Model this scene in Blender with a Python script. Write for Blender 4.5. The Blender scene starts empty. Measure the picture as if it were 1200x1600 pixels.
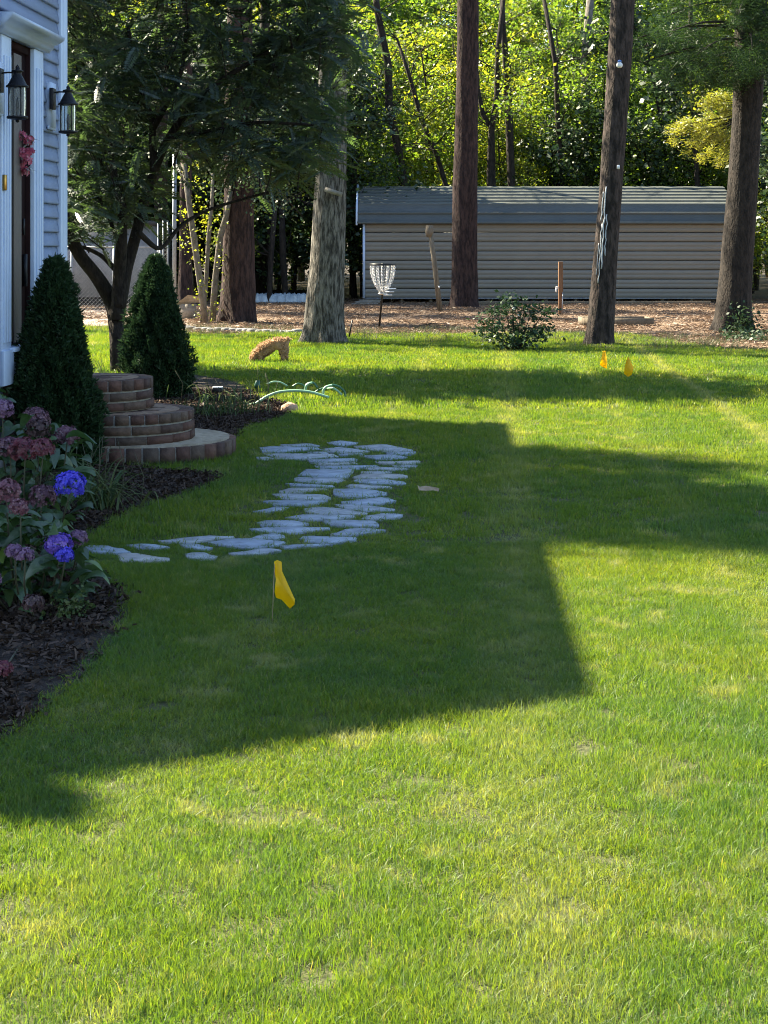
import bpy, math, random
import numpy as np
from mathutils import Vector, Matrix
random.seed(7); rng = np.random.default_rng(11)
sc = bpy.context.scene; COL = sc.collection
# ------------------------------------------------------------------ camera, sky, sun, exposure
F, HZ, H = 2600.0, 390.0, 1.45            # focal length in photo pixels, horizon row, eye height
cam = bpy.data.objects.new('camera', bpy.data.cameras.new('camera')); COL.objects.link(cam)
cam.location = (0, 0, H); cam.rotation_euler = (math.pi/2, 0, 0)
cam.data.sensor_fit = 'HORIZONTAL'; cam.data.sensor_width = 36; cam.data.lens = F/1200*36
cam.data.shift_y = -(800-HZ)/1200; cam.data.clip_end = 2000; cam.data.clip_start = .1
sc.camera = cam
SD = np.array([.857, -.514]); ELEV = math.radians(45)     # ground direction of shadows
w = bpy.data.worlds.new('World'); sc.world = w; w.use_nodes = True
nt = w.node_tree; bg = nt.nodes['Background']; sk = nt.nodes.new('ShaderNodeTexSky')
sk.sky_type = 'NISHITA'; sk.sun_disc = False; sk.sun_elevation = ELEV
sk.sun_rotation = math.atan2(-SD[0], -SD[1]); sk.air_density = 1.2; sk.dust_density = .6; sk.ozone_density = 2.4
nt.links.new(sk.outputs[0], bg.inputs[0]); bg.inputs[1].default_value = .062
sl = bpy.data.lights.new('sun', 'SUN'); sl.energy = 5.0; sl.angle = math.radians(.53); sl.color = (1, .9, .68)
so = bpy.data.objects.new('sun', sl); COL.objects.link(so); so.location = (-20, 20, 30)
sdir = Vector((SD[0]*math.cos(ELEV), SD[1]*math.cos(ELEV), -math.sin(ELEV)))
so.rotation_euler = sdir.to_track_quat('-Z', 'Y').to_euler()
sc.view_settings.view_transform = 'Standard'; sc.view_settings.look = 'None'
sc.view_settings.exposure = 2.38; sc.view_settings.gamma = 1; sc.view_settings.use_curve_mapping = False
sc.render.engine = 'CYCLES'
sc.cycles.use_denoising = True; sc.cycles.filter_width = 1.0; sc.cycles.denoising_prefilter = 'FAST'; sc.cycles.max_bounces = 7; sc.cycles.diffuse_bounces = 3
sc.cycles.glossy_bounces = 2; sc.cycles.transmission_bounces = 5; sc.cycles.transparent_max_bounces = 8
sc.cycles.caustics_reflective = False; sc.cycles.caustics_refractive = False
sc.cycles.sample_clamp_indirect = 6

def G(px, py, z=0.0):                      # photo pixel -> point on the plane at height z
    s = (py-HZ)/(H-z); return np.array([(px-600)/s, F/s, z])
def P(px, py, Y):                          # photo pixel -> point at distance Y
    return np.array([(px-600)*Y/F, Y, H-(py-HZ)*Y/F])

# ------------------------------------------------------------------ materials
def nodes(name):
    m = bpy.data.materials.new(name); m.use_nodes = True
    t = m.node_tree; return m, t, t.nodes, t.links, t.nodes['Principled BSDF']
def rgb(c): return (c[0], c[1], c[2], 1)
def M(name, c1, c2=None, scale=8, rough=.7, bump=0, bscale=None, stretch=(1,1,1), metal=0, spec=.3, coords='Object', detail=6, lo=.35, hi=.65):
    m, t, N, L, b = nodes(name)
    b.inputs['Roughness'].default_value = rough; b.inputs['Metallic'].default_value = metal
    b.inputs['Specular IOR Level'].default_value = spec
    tc = N.new('ShaderNodeTexCoord'); mp = N.new('ShaderNodeMapping'); mp.inputs['Scale'].default_value = stretch
    L.new(tc.outputs[coords], mp.inputs[0])
    if c2 is None: b.inputs['Base Color'].default_value = rgb(c1)
    else:
        n = N.new('ShaderNodeTexNoise'); n.inputs['Scale'].default_value = scale; n.inputs['Detail'].default_value = detail
        n.inputs['Roughness'].default_value = .65
        r = N.new('ShaderNodeValToRGB'); r.color_ramp.elements[0].color = rgb(c1); r.color_ramp.elements[1].color = rgb(c2)
        r.color_ramp.elements[0].position = lo; r.color_ramp.elements[1].position = hi
        L.new(mp.outputs[0], n.inputs[0]); L.new(n.outputs[0], r.inputs[0]); L.new(r.outputs[0], b.inputs['Base Color'])
    if bump:
        n2 = N.new('ShaderNodeTexNoise'); n2.inputs['Scale'].default_value = bscale or scale*3; n2.inputs['Detail'].default_value = 8
        bp = N.new('ShaderNodeBump'); bp.inputs['Strength'].default_value = bump; bp.inputs['Distance'].default_value = .035
        L.new(mp.outputs[0], n2.inputs[0]); L.new(n2.outputs[0], bp.inputs['Height']); L.new(bp.outputs[0], b.inputs['Normal'])
    return m
def MR(name, cols, rough=.7, bump=.3, bscale=60):        # colour picked per object (bricks, stones)
    m, t, N, L, b = nodes(name)
    oi = N.new('ShaderNodeObjectInfo'); r = N.new('ShaderNodeValToRGB'); r.color_ramp.interpolation = 'LINEAR'
    e = r.color_ramp.elements; e[0].color = rgb(cols[0]); e[1].color = rgb(cols[-1])
    for i, c in enumerate(cols[1:-1]): x = e.new((i+1)/(len(cols)-1)); x.color = rgb(c)
    L.new(oi.outputs['Random'], r.inputs[0])
    g = N.new('ShaderNodeNewGeometry'); n = N.new('ShaderNodeTexNoise'); n.inputs['Scale'].default_value = bscale*.35; n.inputs['Detail'].default_value = 8
    L.new(g.outputs['Position'], n.inputs[0])
    mx = N.new('ShaderNodeMix'); mx.data_type = 'RGBA'; mx.blend_type = 'MULTIPLY'; mx.inputs[0].default_value = .7
    r2 = N.new('ShaderNodeValToRGB'); r2.color_ramp.elements[0].position = .3; r2.color_ramp.elements[0].color = (.45,.45,.45,1); r2.color_ramp.elements[1].position = .65
    L.new(n.outputs[0], r2.inputs[0]); L.new(r.outputs[0], mx.inputs[6]); L.new(r2.outputs[0], mx.inputs[7])
    L.new(mx.outputs[2], b.inputs['Base Color']); b.inputs['Roughness'].default_value = rough; b.inputs['Specular IOR Level'].default_value = .3
    n2 = N.new('ShaderNodeTexNoise'); n2.inputs['Scale'].default_value = bscale; n2.inputs['Detail'].default_value = 6
    L.new(g.outputs['Position'], n2.inputs[0]); bp = N.new('ShaderNodeBump'); bp.inputs['Strength'].default_value = bump; bp.inputs['Distance'].default_value = .01
    L.new(n2.outputs[0], bp.inputs['Height']); L.new(bp.outputs[0], b.inputs['Normal'])
    return m
def ML(name, cols, pos=None, trans=.45, tcol=None, rough=.45, gloss=.08, world=0.0, wcols=None, wscale=.5, obj_rand=.15, stripes=False):
    """leaf material: colour varies per leaf (island), per plant, and over the place"""
    m = bpy.data.materials.new(name); m.use_nodes = True; t = m.node_tree; N = t.nodes; L = t.links
    N.remove(N['Principled BSDF']); out = N['Material Output']
    g = N.new('ShaderNodeNewGeometry'); oi = N.new('ShaderNodeObjectInfo')
    a = N.new('ShaderNodeMath'); a.operation = 'ADD'; L.new(g.outputs['Random Per Island'], a.inputs[0]); L.new(oi.outputs['Random'], a.inputs[1])
    fr = N.new('ShaderNodeMath'); fr.operation = 'FRACT'; L.new(a.outputs[0], fr.inputs[0])
    r = N.new('ShaderNodeValToRGB'); e = r.color_ramp.elements; e[0].color = rgb(cols[0]); e[1].color = rgb(cols[-1])
    for i, c in enumerate(cols[1:-1]): x = e.new(pos[i] if pos else (i+1)/(len(cols)-1)); x.color = rgb(c)
    L.new(fr.outputs[0], r.inputs[0]); col = r.outputs[0]
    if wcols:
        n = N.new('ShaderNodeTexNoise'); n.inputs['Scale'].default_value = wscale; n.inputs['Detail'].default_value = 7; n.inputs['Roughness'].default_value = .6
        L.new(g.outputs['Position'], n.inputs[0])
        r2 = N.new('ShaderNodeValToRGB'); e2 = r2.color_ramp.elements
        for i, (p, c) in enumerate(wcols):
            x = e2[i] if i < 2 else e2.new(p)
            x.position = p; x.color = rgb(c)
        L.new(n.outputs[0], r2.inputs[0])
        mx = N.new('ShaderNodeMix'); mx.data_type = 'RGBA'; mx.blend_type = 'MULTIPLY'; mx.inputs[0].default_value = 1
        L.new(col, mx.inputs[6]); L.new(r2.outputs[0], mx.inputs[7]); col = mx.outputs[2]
        if stripes:
            n3 = N.new('ShaderNodeTexNoise'); n3.inputs['Scale'].default_value = 3.2; n3.inputs['Detail'].default_value = 8; n3.inputs['Roughness'].default_value = .72
            L.new(g.outputs['Position'], n3.inputs[0])
            n4 = N.new('ShaderNodeTexNoise'); n4.inputs['Scale'].default_value = .8; n4.inputs['Detail'].default_value = 3
            L.new(g.outputs['Position'], n4.inputs[0])
            def mth(op, a_, b_, c_=None):
                q = N.new('ShaderNodeMath'); q.operation = op
                for i, v in enumerate((a_, b_, c_)):
                    if v is None: continue
                    if isinstance(v, (int, float)): q.inputs[i].default_value = v
                    else: L.new(v, q.inputs[i])
                return q.outputs[0]
            sep = N.new('ShaderNodeSeparateXYZ'); L.new(g.outputs['Position'], sep.inputs[0])
            u = mth('MULTIPLY_ADD', sep.outputs[1], -.068, sep.outputs[0])
            def band(c, wd):
                d = mth('ABSOLUTE', mth('SUBTRACT', u, c), 0); q = mth('SUBTRACT', 1, mth('DIVIDE', d, wd)); return mth('MAXIMUM', q, 0)
            bsum = mth('ADD', band(2.04, .13), mth('MULTIPLY', band(.1, .22), .55)); bsum = mth('ADD', bsum, mth('MULTIPLY', band(-.95, .16), .3))  # pale wheel tracks: sheen of bent blades put into the colour
            bsum = mth('ADD', bsum, mth('MULTIPLY', band(1.05, .18), .25))
            mask = mth('MULTIPLY', bsum, mth('MULTIPLY_ADD', n3.outputs[0], 3.2, -1.0))
            dry = mth('MULTIPLY', mth('MAXIMUM', mth('MULTIPLY_ADD', n3.outputs[0], 9, -4.9), 0), mth('MULTIPLY_ADD', n4.outputs[0], 3.0, -.9))
            mask = mth('MINIMUM', mth('MAXIMUM', mth('ADD', mask, dry), 0), .75)
            mk = N.new('ShaderNodeMix'); mk.data_type = 'RGBA'; L.new(mask, mk.inputs[0]); L.new(col, mk.inputs[6]); mk.inputs[7].default_value = (.27, .30, .19, 1)
            col = mk.outputs[2]
    d = N.new('ShaderNodeBsdfDiffuse'); L.new(col, d.inputs[0])
    tr = N.new('ShaderNodeBsdfTranslucent')
    if tcol:
        mt = N.new('ShaderNodeMix'); mt.data_type = 'RGBA'; mt.blend_type = 'MULTIPLY'; mt.inputs[0].default_value = 1
        L.new(col, mt.inputs[6]); mt.inputs[7].default_value = rgb(tcol); L.new(mt.outputs[2], tr.inputs[0])
    else: L.new(col, tr.inputs[0])
    ms = N.new('ShaderNodeMixShader'); ms.inputs[0].default_value = trans; L.new(d.outputs[0], ms.inputs[1]); L.new(tr.outputs[0], ms.inputs[2])
    gl = N.new('ShaderNodeBsdfGlossy'); gl.inputs['Roughness'].default_value = rough
    m2 = N.new('ShaderNodeMixShader'); m2.inputs[0].default_value = gloss; L.new(ms.outputs[0], m2.inputs[1]); L.new(gl.outputs[0], m2.inputs[2])
    L.new(m2.outputs[0], out.inputs[0]); return m

MAT = {}
MAT['siding'] = M('siding_paint', (.20,.26,.40), (.235,.30,.44), 3, .6, .1, 40)
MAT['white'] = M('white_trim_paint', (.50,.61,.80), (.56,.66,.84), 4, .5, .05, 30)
MAT['maroon'] = M('maroon_door_paint', (.017,.009,.010), (.026,.012,.012), 6, .85, spec=.05)
MAT['taupe'] = M('taupe_paint', (.13,.11,.10), None, rough=.6)
MAT['iron'] = M('black_iron', (.012,.012,.015), (.02,.02,.024), 30, .45, .2, 80, metal=.3)
MAT['brass'] = M('brass', (.5,.3,.08), None, rough=.3, metal=1)
MAT['darkglass'] = M('dark_glass', (.02,.022,.025), None, rough=.3, spec=.15)
MAT['shingle'] = M('roof_shingle', (.06,.06,.065), (.1,.1,.1), 20, .9, .4)
MAT['brickmortar'] = M('mortar', (.22,.205,.18), (.34,.32,.28), 30, .9, .4, 120)
MAT['brick'] = MR('brick', [(.10,.054,.042),(.145,.075,.055),(.07,.042,.036),(.15,.098,.07),(.10,.072,.057),(.13,.066,.05)], .85, .5, 90)
MAT['slab'] = M('worn_tread', (.17,.11,.08), (.26,.19,.14), 14, .9, .4, 90)
MAT['paletread'] = M('pale_worn_base_slab', (.22,.18,.13), (.36,.31,.24), 14, .9, .4, 90)
MAT['flag'] = MR('bluestone', [(.30,.35,.42),(.37,.42,.49),(.28,.33,.39),(.40,.42,.44),(.33,.38,.45),(.42,.41,.38)], .75, .35, 40)
MAT['mulch'] = M('mulch_ground', (.016,.011,.008), (.045,.032,.024), 22, .95, .9, 60, coords='Object')
MAT['chip'] = ML('mulch_chips', [(.02,.013,.009),(.05,.032,.022),(.09,.06,.045),(.03,.02,.015)], trans=0, gloss=.02)
MAT['litter'] = ML('pine_straw', [(.13,.08,.05),(.22,.14,.09),(.09,.06,.04),(.33,.24,.165)], trans=.1, gloss=.03)
MAT['straw_ground'] = M('pine_straw_ground', (.10,.065,.042), (.25,.17,.11), 2.0, .95, .8, 30)
MAT['forest_ground'] = M('forest_floor', (.03,.024,.016), (.07,.052,.034), 1.5, .95, .6, 18)
MAT['gravel'] = M('tan_dirt', (.3,.23,.18), (.42,.34,.28), 5, .95, .5, 60)
MAT['soil'] = M('turf_soil', (.045,.05,.018), (.09,.095,.035), 30, .95, .5, 80)
MAT['bark_oak'] = M('oak_bark', (.04,.036,.03), (.21,.19,.165), 22, .95, 1, 50, stretch=(1,1,.22), lo=.42, hi=.6)
MAT['bark_pine'] = M('pine_bark', (.018,.014,.012), (.072,.053,.046), 16, .95, 1, 40, stretch=(1,1,.3), lo=.4, hi=.62)
MAT['bark_red'] = M('red_pine_bark', (.018,.011,.011), (.06,.036,.031), 16, .95, 1, 40, stretch=(1,1,.25), lo=.4, hi=.62)
MAT['bark_pale'] = M('pale_bark', (.09,.078,.062), (.2,.175,.145), 14, .9, .5, 30, stretch=(1,1,.6))
MAT['bark_dark'] = M('dark_bark', (.012,.010,.009), (.042,.033,.027), 16, .95, .9, 40, stretch=(1,1,.4))
MAT['resin'] = M('pale_resin', (.42,.45,.48), (.55,.57,.6), 20, .6)
MAT['wood'] = M('weathered_post_wood', (.13,.105,.075), (.22,.18,.13), 5, .9, .5, 30, stretch=(6,6,.5))
MAT['woodred'] = M('brown_post_wood', (.16,.085,.045), (.24,.13,.07), 5, .9, .5, 30, stretch=(6,6,.5))
MAT['plank'] = M('grey_plank', (.2,.18,.15), (.32,.29,.25), 6, .9, .5, 30)
MAT['shedwall'] = M('taupe_metal_panel', (.20,.185,.155), (.225,.205,.17), 1.2, .5, .04, 6, metal=0, spec=.4)
MAT['shedroof'] = M('grey_metal_roof', (.07,.077,.07), (.09,.098,.09), 1.0, .45, .05, 5, spec=.45)
MAT['galv'] = M('galvanised_steel', (.22,.24,.27), (.32,.34,.37), 20, .55, metal=.3)
MAT['chain'] = M('bright_chain', (.7,.7,.7), None, rough=.35, metal=.6)
MAT['concrete'] = M('grey_block', (.22,.23,.25), (.29,.3,.32), 5, .95, .5, 40)
MAT['rock'] = MR('edging_rock', [(.2,.2,.2),(.3,.29,.27),(.25,.24,.24)], .9, .8, 20)
MAT['tanrock'] = M('tan_rock', (.34,.2,.13), (.5,.33,.22), 12, .9, .6, 40)
MAT['hose'] = M('green_hose_rubber', (.22,.40,.26), (.28,.46,.31), 8, .35, spec=.5)
MAT['hosedark'] = M('dark_green_hose', (.03,.11,.06), None, rough=.35, spec=.5)
MAT['flagy'] = ML('yellow_plastic', [(1,.66,.0),(1,.7,.0)], trans=.5, gloss=.03)
MAT['wire'] = M('flag_wire', (.35,.27,.17), None, rough=.5)
MAT['tarp'] = M('pale_tarp', (.36,.42,.47), (.52,.57,.6), 6, .5, .5, 12)
MAT['dog'] = ML('apricot_fur', [(.46,.30,.17),(.58,.41,.26),(.36,.22,.12),(.66,.50,.35)], trans=.4, gloss=.02)
MAT['dogskin'] = M('apricot_coat', (.36,.2,.1), (.52,.32,.17), 30, .95, .6, 60)
MAT['black'] = M('black_plastic', (.012,.012,.013), None, rough=.4)
MAT['lens'] = M('solar_panel', (.10,.12,.16), None, rough=.12, spec=.7)
MAT['whitep'] = M('white_plastic', (.78,.78,.78), None, rough=.4)
MAT['dryleaf'] = M('dry_leaf', (.3,.21,.13), (.4,.3,.2), 30, .8, .3)
def glass(name):
    m, t, N, L, b = nodes(name)
    b.inputs['Base Color'].default_value = (.85,.9,.92,1); b.inputs['Roughness'].default_value = .12
    b.inputs['Transmission Weight'].default_value = .92; b.inputs['IOR'].default_value = 1.12
    return m
MAT['glass'] = glass('seeded_lamp_glass')
MAT['stem'] = M('green_stem', (.05,.06,.03), (.08,.07,.045), 20, .7)
# leaves
LA = dict(obj_rand=.1)
MAT['lf_forest'] = ML('woodland_leaves', [(.04,.075,.018),(.065,.115,.022),(.09,.155,.03),(.05,.10,.026),(.13,.17,.03)], trans=.6, tcol=(2.15,2.0,.7), gloss=.04,
                      wcols=[(.38,(.85,.9,1)),(.6,(1.25,1.2,.95))], wscale=.25)
MAT['lf_yellow'] = ML('yellow_green_leaves', [(.11,.17,.03),(.15,.21,.035),(.22,.23,.035),(.10,.16,.03)], trans=.62, tcol=(2.0,1.85,.6), gloss=.04)
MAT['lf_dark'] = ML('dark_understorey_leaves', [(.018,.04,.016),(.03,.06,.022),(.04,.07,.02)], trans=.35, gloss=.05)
MAT['lf_frond'] = ML('blue_green_fronds', [(.042,.062,.058),(.06,.084,.074),(.08,.108,.086)], trans=.38, tcol=(1.5,1.9,.5), gloss=.07, rough=.4)
MAT['lf_arb'] = ML('arborvitae_sprays', [(.014,.034,.014),(.022,.052,.020),(.038,.075,.030),(.018,.042,.016)], trans=.25, gloss=.02)
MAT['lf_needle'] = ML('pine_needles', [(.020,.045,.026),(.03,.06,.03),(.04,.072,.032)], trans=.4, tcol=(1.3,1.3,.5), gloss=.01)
MAT['lf_needlelit'] = ML('sunlit_pine_needles', [(.2,.24,.04),(.28,.30,.05),(.34,.34,.07)], trans=.6, tcol=(1.3,1.2,.5), gloss=.06)  # sunlight painted in: bright yellow copy of the pine needle colour
MAT['lf_hyd'] = ML('hydrangea_leaf', [(.035,.075,.036),(.052,.098,.042),(.07,.12,.045)], trans=.25, tcol=(1.2,1.4,.4), gloss=.07, rough=.4)
MAT['lf_hydlit'] = ML('lit_hydrangea_leaf', [(.10,.18,.03),(.12,.2,.03)], trans=.3, gloss=.1)  # light put into the colour: brighter copy of the hydrangea leaf
MAT['lf_lily'] = ML('lily_leaf', [(.045,.085,.025),(.07,.11,.035),(.12,.14,.045),(.055,.095,.03)], trans=.3, gloss=.03)
MAT['lf_rhodo'] = ML('rhododendron_leaf', [(.02,.045,.02),(.035,.07,.028),(.045,.08,.03)], trans=.25, gloss=.03, rough=.5)
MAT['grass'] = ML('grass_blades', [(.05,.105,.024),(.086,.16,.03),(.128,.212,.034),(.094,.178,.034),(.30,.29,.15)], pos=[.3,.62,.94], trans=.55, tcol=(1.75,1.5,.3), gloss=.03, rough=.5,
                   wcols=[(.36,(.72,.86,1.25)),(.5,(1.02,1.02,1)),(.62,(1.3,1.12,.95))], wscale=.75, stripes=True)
MAT['weed'] = ML('weeds', [(.05,.075,.03),(.09,.10,.045),(.15,.13,.07),(.06,.09,.03)], trans=.35, gloss=.04)
def petal(name, cols): return ML(name, cols, trans=.3, gloss=.03)
PET = {'blue': petal('blue_petals', [(.06,.06,.60),(.11,.09,.72),(.17,.12,.75),(.05,.05,.45)]),
 'violet': petal('violet_petals', [(.17,.08,.50),(.28,.15,.6),(.13,.08,.55),(.35,.2,.55)]),
 'mauve': petal('mauve_petals', [(.18,.09,.19),(.28,.16,.28),(.14,.07,.15),(.33,.21,.28)]),
 'pink': petal('pink_mauve_petals', [(.17,.06,.085),(.25,.105,.135),(.12,.045,.065),(.32,.18,.2)]),
 'dusky': petal('dusky_petals', [(.10,.04,.065),(.17,.08,.11),(.24,.14,.17),(.08,.03,.05)]),
 'red': petal('dull_red_petals', [(.14,.03,.045),(.2,.05,.07),(.11,.03,.05),(.22,.09,.09)]),
 'brown': petal('faded_brown_petals', [(.07,.035,.04),(.12,.07,.07),(.05,.03,.03),(.16,.1,.1)]),
 'wreath': petal('silk_pink_petals', [(.6,.12,.22),(.75,.25,.35),(.5,.07,.16),(.8,.4,.45)])}

# ------------------------------------------------------------------ mesh builder
class MB:
    def __init__(s): s.v = []; s.f = []; s.n = 0
    def add(s, v, f):
        v = np.asarray(v, float).reshape(-1, 3); s.v.append(v)
        o = s.n; s.f += [tuple(i+o for i in q) for q in f]; s.n += len(v); return s
    def box(s, lo, hi, rz=0, about=None):
        x0,y0,z0 = lo; x1,y1,z1 = hi
        v = np.array([(x0,y0,z0),(x1,y0,z0),(x1,y1,z0),(x0,y1,z0),(x0,y0,z1),(x1,y0,z1),(x1,y1,z1),(x0,y1,z1)], float)
        if rz:
            c = np.array(about if about is not None else ((x0+x1)/2,(y0+y1)/2)); d = v[:,:2]-c; co, si = math.cos(rz), math.sin(rz)
            v[:,0] = c[0]+d[:,0]*co-d[:,1]*si; v[:,1] = c[1]+d[:,0]*si+d[:,1]*co
        return s.add(v, [(0,3,2,1),(4,5,6,7),(0,1,5,4),(1,2,6,5),(2,3,7,6),(3,0,4,7)])
    def tube(s, pts, rad, n=8, cap=True, disp=None):
        pts = np.asarray(pts, float); k = len(pts); rad = np.broadcast_to(np.asarray(rad, float), (k,))
        tg = np.gradient(pts, axis=0); tg /= np.linalg.norm(tg, axis=1)[:,None]+1e-9
        ref = np.array([0,0,1.]) if abs(tg[0][2]) < .8 else np.array([1.,0,0]); a = np.linspace(0, 2*math.pi, n, endpoint=False); V = []
        u = np.cross(tg[0], ref); u /= np.linalg.norm(u)
        for i in range(k):
            u = u-tg[i]*np.dot(u, tg[i]); u /= np.linalg.norm(u)+1e-9; ww = np.cross(tg[i], u)
            r = rad[i]*np.ones(n)
            if disp is not None: r = r*disp(i, a, pts[i])
            V.append(pts[i]+np.outer(np.cos(a)*r, u)+np.outer(np.sin(a)*r, ww))
        fs = []
        for i in range(k-1):
            for j in range(n): fs.append((i*n+j, i*n+(j+1)%n, (i+1)*n+(j+1)%n, (i+1)*n+j))
        V = np.concatenate(V)
        if cap: fs.append(tuple(range(n-1,-1,-1))); fs.append(tuple((k-1)*n+j for j in range(n)))
        return s.add(V, fs)
    def lathe(s, prof, c, n=16):                       # prof: (radius, z)
        a = np.linspace(0, 2*math.pi, n, endpoint=False); V = []
        for r, z in prof: V.append(np.stack([c[0]+r*np.cos(a), c[1]+r*np.sin(a), np.full(n, c[2]+z)], 1))
        fs = []
        for i in range(len(prof)-1):
            for j in range(n): fs.append((i*n+j, i*n+(j+1)%n, (i+1)*n+(j+1)%n, (i+1)*n+j))
        return s.add(np.concatenate(V), fs)
    def mesh(s, name, off=(0,0,0), smooth=False):
        me = bpy.data.meshes.new(name); v = (np.concatenate(s.v)-np.asarray(off, float)) if s.v else np.zeros((0,3))
        lens = np.array([len(q) for q in s.f], np.int32); flat = np.fromiter((i for q in s.f for i in q), np.int32, int(lens.sum()))
        me.vertices.add(len(v)); me.vertices.foreach_set('co', v.astype(np.float32).ravel())
        me.loops.add(len(flat)); me.loops.foreach_set('vertex_index', flat)
        me.polygons.add(len(lens)); me.polygons.foreach_set('loop_start', np.concatenate([[0], np.cumsum(lens)[:-1]]).astype(np.int32))
        me.update(calc_edges=True); me.validate()
        if smooth: me.polygons.foreach_set('use_smooth', np.ones(len(lens), bool)); me.update()
        return me
def quads_mesh(name, V, per=4, smooth=False):          # V (n, per, 3): one polygon each
    n = len(V); me = bpy.data.meshes.new(name)
    me.vertices.add(n*per); me.vertices.foreach_set('co', V.astype(np.float32).ravel())
    me.loops.add(n*per); me.loops.foreach_set('vertex_index', np.arange(n*per, dtype=np.int32))
    me.polygons.add(n); me.polygons.foreach_set('loop_start', np.arange(0, n*per, per, dtype=np.int32)); me.update(calc_edges=True)
    return me
def wloc(o):
    l = np.zeros(3)
    while o is not None: l += np.array(o.location); o = o.parent
    return l
def thing(name, label, cat, loc=(0,0,0), rz=0, group=None):
    o = bpy.data.objects.new(name, None); COL.objects.link(o); o.location = [float(q) for q in loc]; o.rotation_euler = (0,0,rz)
    o.empty_display_size = .1; tag(o, label, cat, group); return o
def tag(o, label=None, cat=None, group=None, kind=None):
    if label: o['label'] = label
    if cat: o['category'] = cat
    if group: o['group'] = group
    if kind: o['kind'] = kind
    return o
def part(name, mb, mat, parent=None, world=True, smooth=False, label=None, loc=None, kind=None, bevel=0):
    """links ONE mesh object; world=True: the builder holds world coordinates, made relative to the parent"""
    off = wloc(parent) if (parent is not None and world) else (0,0,0)
    me = mb.mesh(name, off, smooth) if isinstance(mb, MB) else mb
    if isinstance(mb, MB) is False and world and parent is not None and any(abs(q) > 1e-9 for q in off): me.transform(Matrix.Translation([-q for q in off]))
    if mat is not None and not me.materials: me.materials.append(mat)
    o = bpy.data.objects.new(name, me); COL.objects.link(o); o.parent = parent
    if loc is not None: o.location = loc
    if label: o['label'] = label
    if kind: o['kind'] = kind
    if bevel:
        b = o.modifiers.new('bevel', 'BEVEL'); b.width = bevel; b.segments = 2; b.limit_method = 'ANGLE'
    return o
def inst(name, me, parent, loc, rot=(0,0,0), scl=(1,1,1)):
    o = bpy.data.objects.new(name, me); COL.objects.link(o); o.parent = parent
    o.location = [float(q) for q in loc]; o.rotation_euler = rot; o.scale = scl if hasattr(scl, '__len__') else (scl,)*3; return o
def copy_tree(o, parent=None):
    c = o.copy(); COL.objects.link(c); c.parent = parent
    for ch in list(o.children): copy_tree(ch, c)
    return c
def inpoly(pt, poly):
    x, y = pt; c = False; n = len(poly); j = n-1
    for i in range(n):
        xi, yi = poly[i][:2]; xj, yj = poly[j][:2]
        if (yi > y) != (yj > y) and x < (xj-xi)*(y-yi)/(yj-yi)+xi: c = not c
        j = i
    return c
def inpoly_np(X, Y, poly):
    c = np.zeros(len(X), bool); n = len(poly); j = n-1
    for i in range(n):
        xi, yi = poly[i][:2]; xj, yj = poly[j][:2]
        if yi != yj: c ^= ((yi > Y) != (yj > Y)) & (X < (xj-xi)*(Y-yi)/(yj-yi)+xi)
        j = i
    return c
def sheet(name, poly, z, mat, parent=None, kind='structure'):
    from mathutils.geometry import tessellate_polygon
    v = [(p[0], p[1], z) for p in poly]; tri = tessellate_polygon([[Vector(q) for q in v]])
    b = MB(); b.add(v, [tuple(t) for t in tri]); o = part(name, b, mat, parent)
    me = o.data
    if me.polygons[0].normal.z < 0: me.flip_normals()
    if kind: o['kind'] = kind
    return o
def smoothpoly(pts, it=2):
    p = [np.array(q[:2], float) for q in pts]
    for _ in range(it):
        q = []
        for i in range(len(p)): a, b = p[i], p[(i+1) % len(p)]; q += [a*.75+b*.25, a*.25+b*.75]
        p = q
    return p
def wob(x, seed=0):                                     # cheap smooth noise
    return (math.sin(x*1.7+seed)+math.sin(x*3.1+seed*2.3)*.6+math.sin(x*7.3+seed*1.3)*.3)/1.9

# ------------------------------------------------------------------ ground
b = MB(); b.add([(-400,-60,0),(400,-60,0),(400,600,0),(-400,600,0)], [(0,1,2,3)])
g = part('ground', b, MAT['forest_ground']); g['kind'] = 'structure'
bed_px = [(-300,1330),(-40,1195),(60,1120),(130,1060),(175,1010),(203,962),(196,925),(160,900),(128,885),(118,862),(150,832),(215,798),(290,776),(345,757),(352,745),(310,739),(250,737),(205,730),(150,716),
          (200,700),(330,696),(372,686),(385,668),(420,660),(455,652),(462,640),(448,630),(405,624),(395,606),(345,590),(250,585),(130,585),(-80,590),(-700,700),(-900,1000)]
BED = smoothpoly([G(*q) for q in bed_px], 2)
straw_px_front = [(-700,500),(120,500),(285,522),(340,524),(470,519),(560,524),(700,524),(860,522),(1000,524),(1060,536),(1130,548),(1300,552),(1900,560)]
FRONT = [G(*q)[:2] for q in straw_px_front]
def front_y(x): return float(np.interp(x, [p[0] for p in FRONT], [p[1] for p in FRONT]))
LAWN = [np.array(p) for p in [(-14,-3),(14,-3)]] + [np.array((14., FRONT[-1][1]))] + [p for p in FRONT[::-1]] + [np.array((-14., FRONT[0][1]))]
lawn = sheet('lawn_ground', LAWN, .004, MAT['soil'])
STRAW = [np.array(p) for p in FRONT] + [np.array(p) for p in [(30,38),(24,47.5),(6,48),(-4,49),(-12,46)]]
straw = sheet('pine_straw_ground', STRAW, .006, MAT['straw_ground'])
gr = sheet('dirt_strip', smoothpoly([G(90,545),G(300,532),G(300,492),G(250,484),G(60,484)],1), .010, MAT['gravel'])
bed = sheet('mulch_bed', BED, .012, MAT['mulch'])
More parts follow.
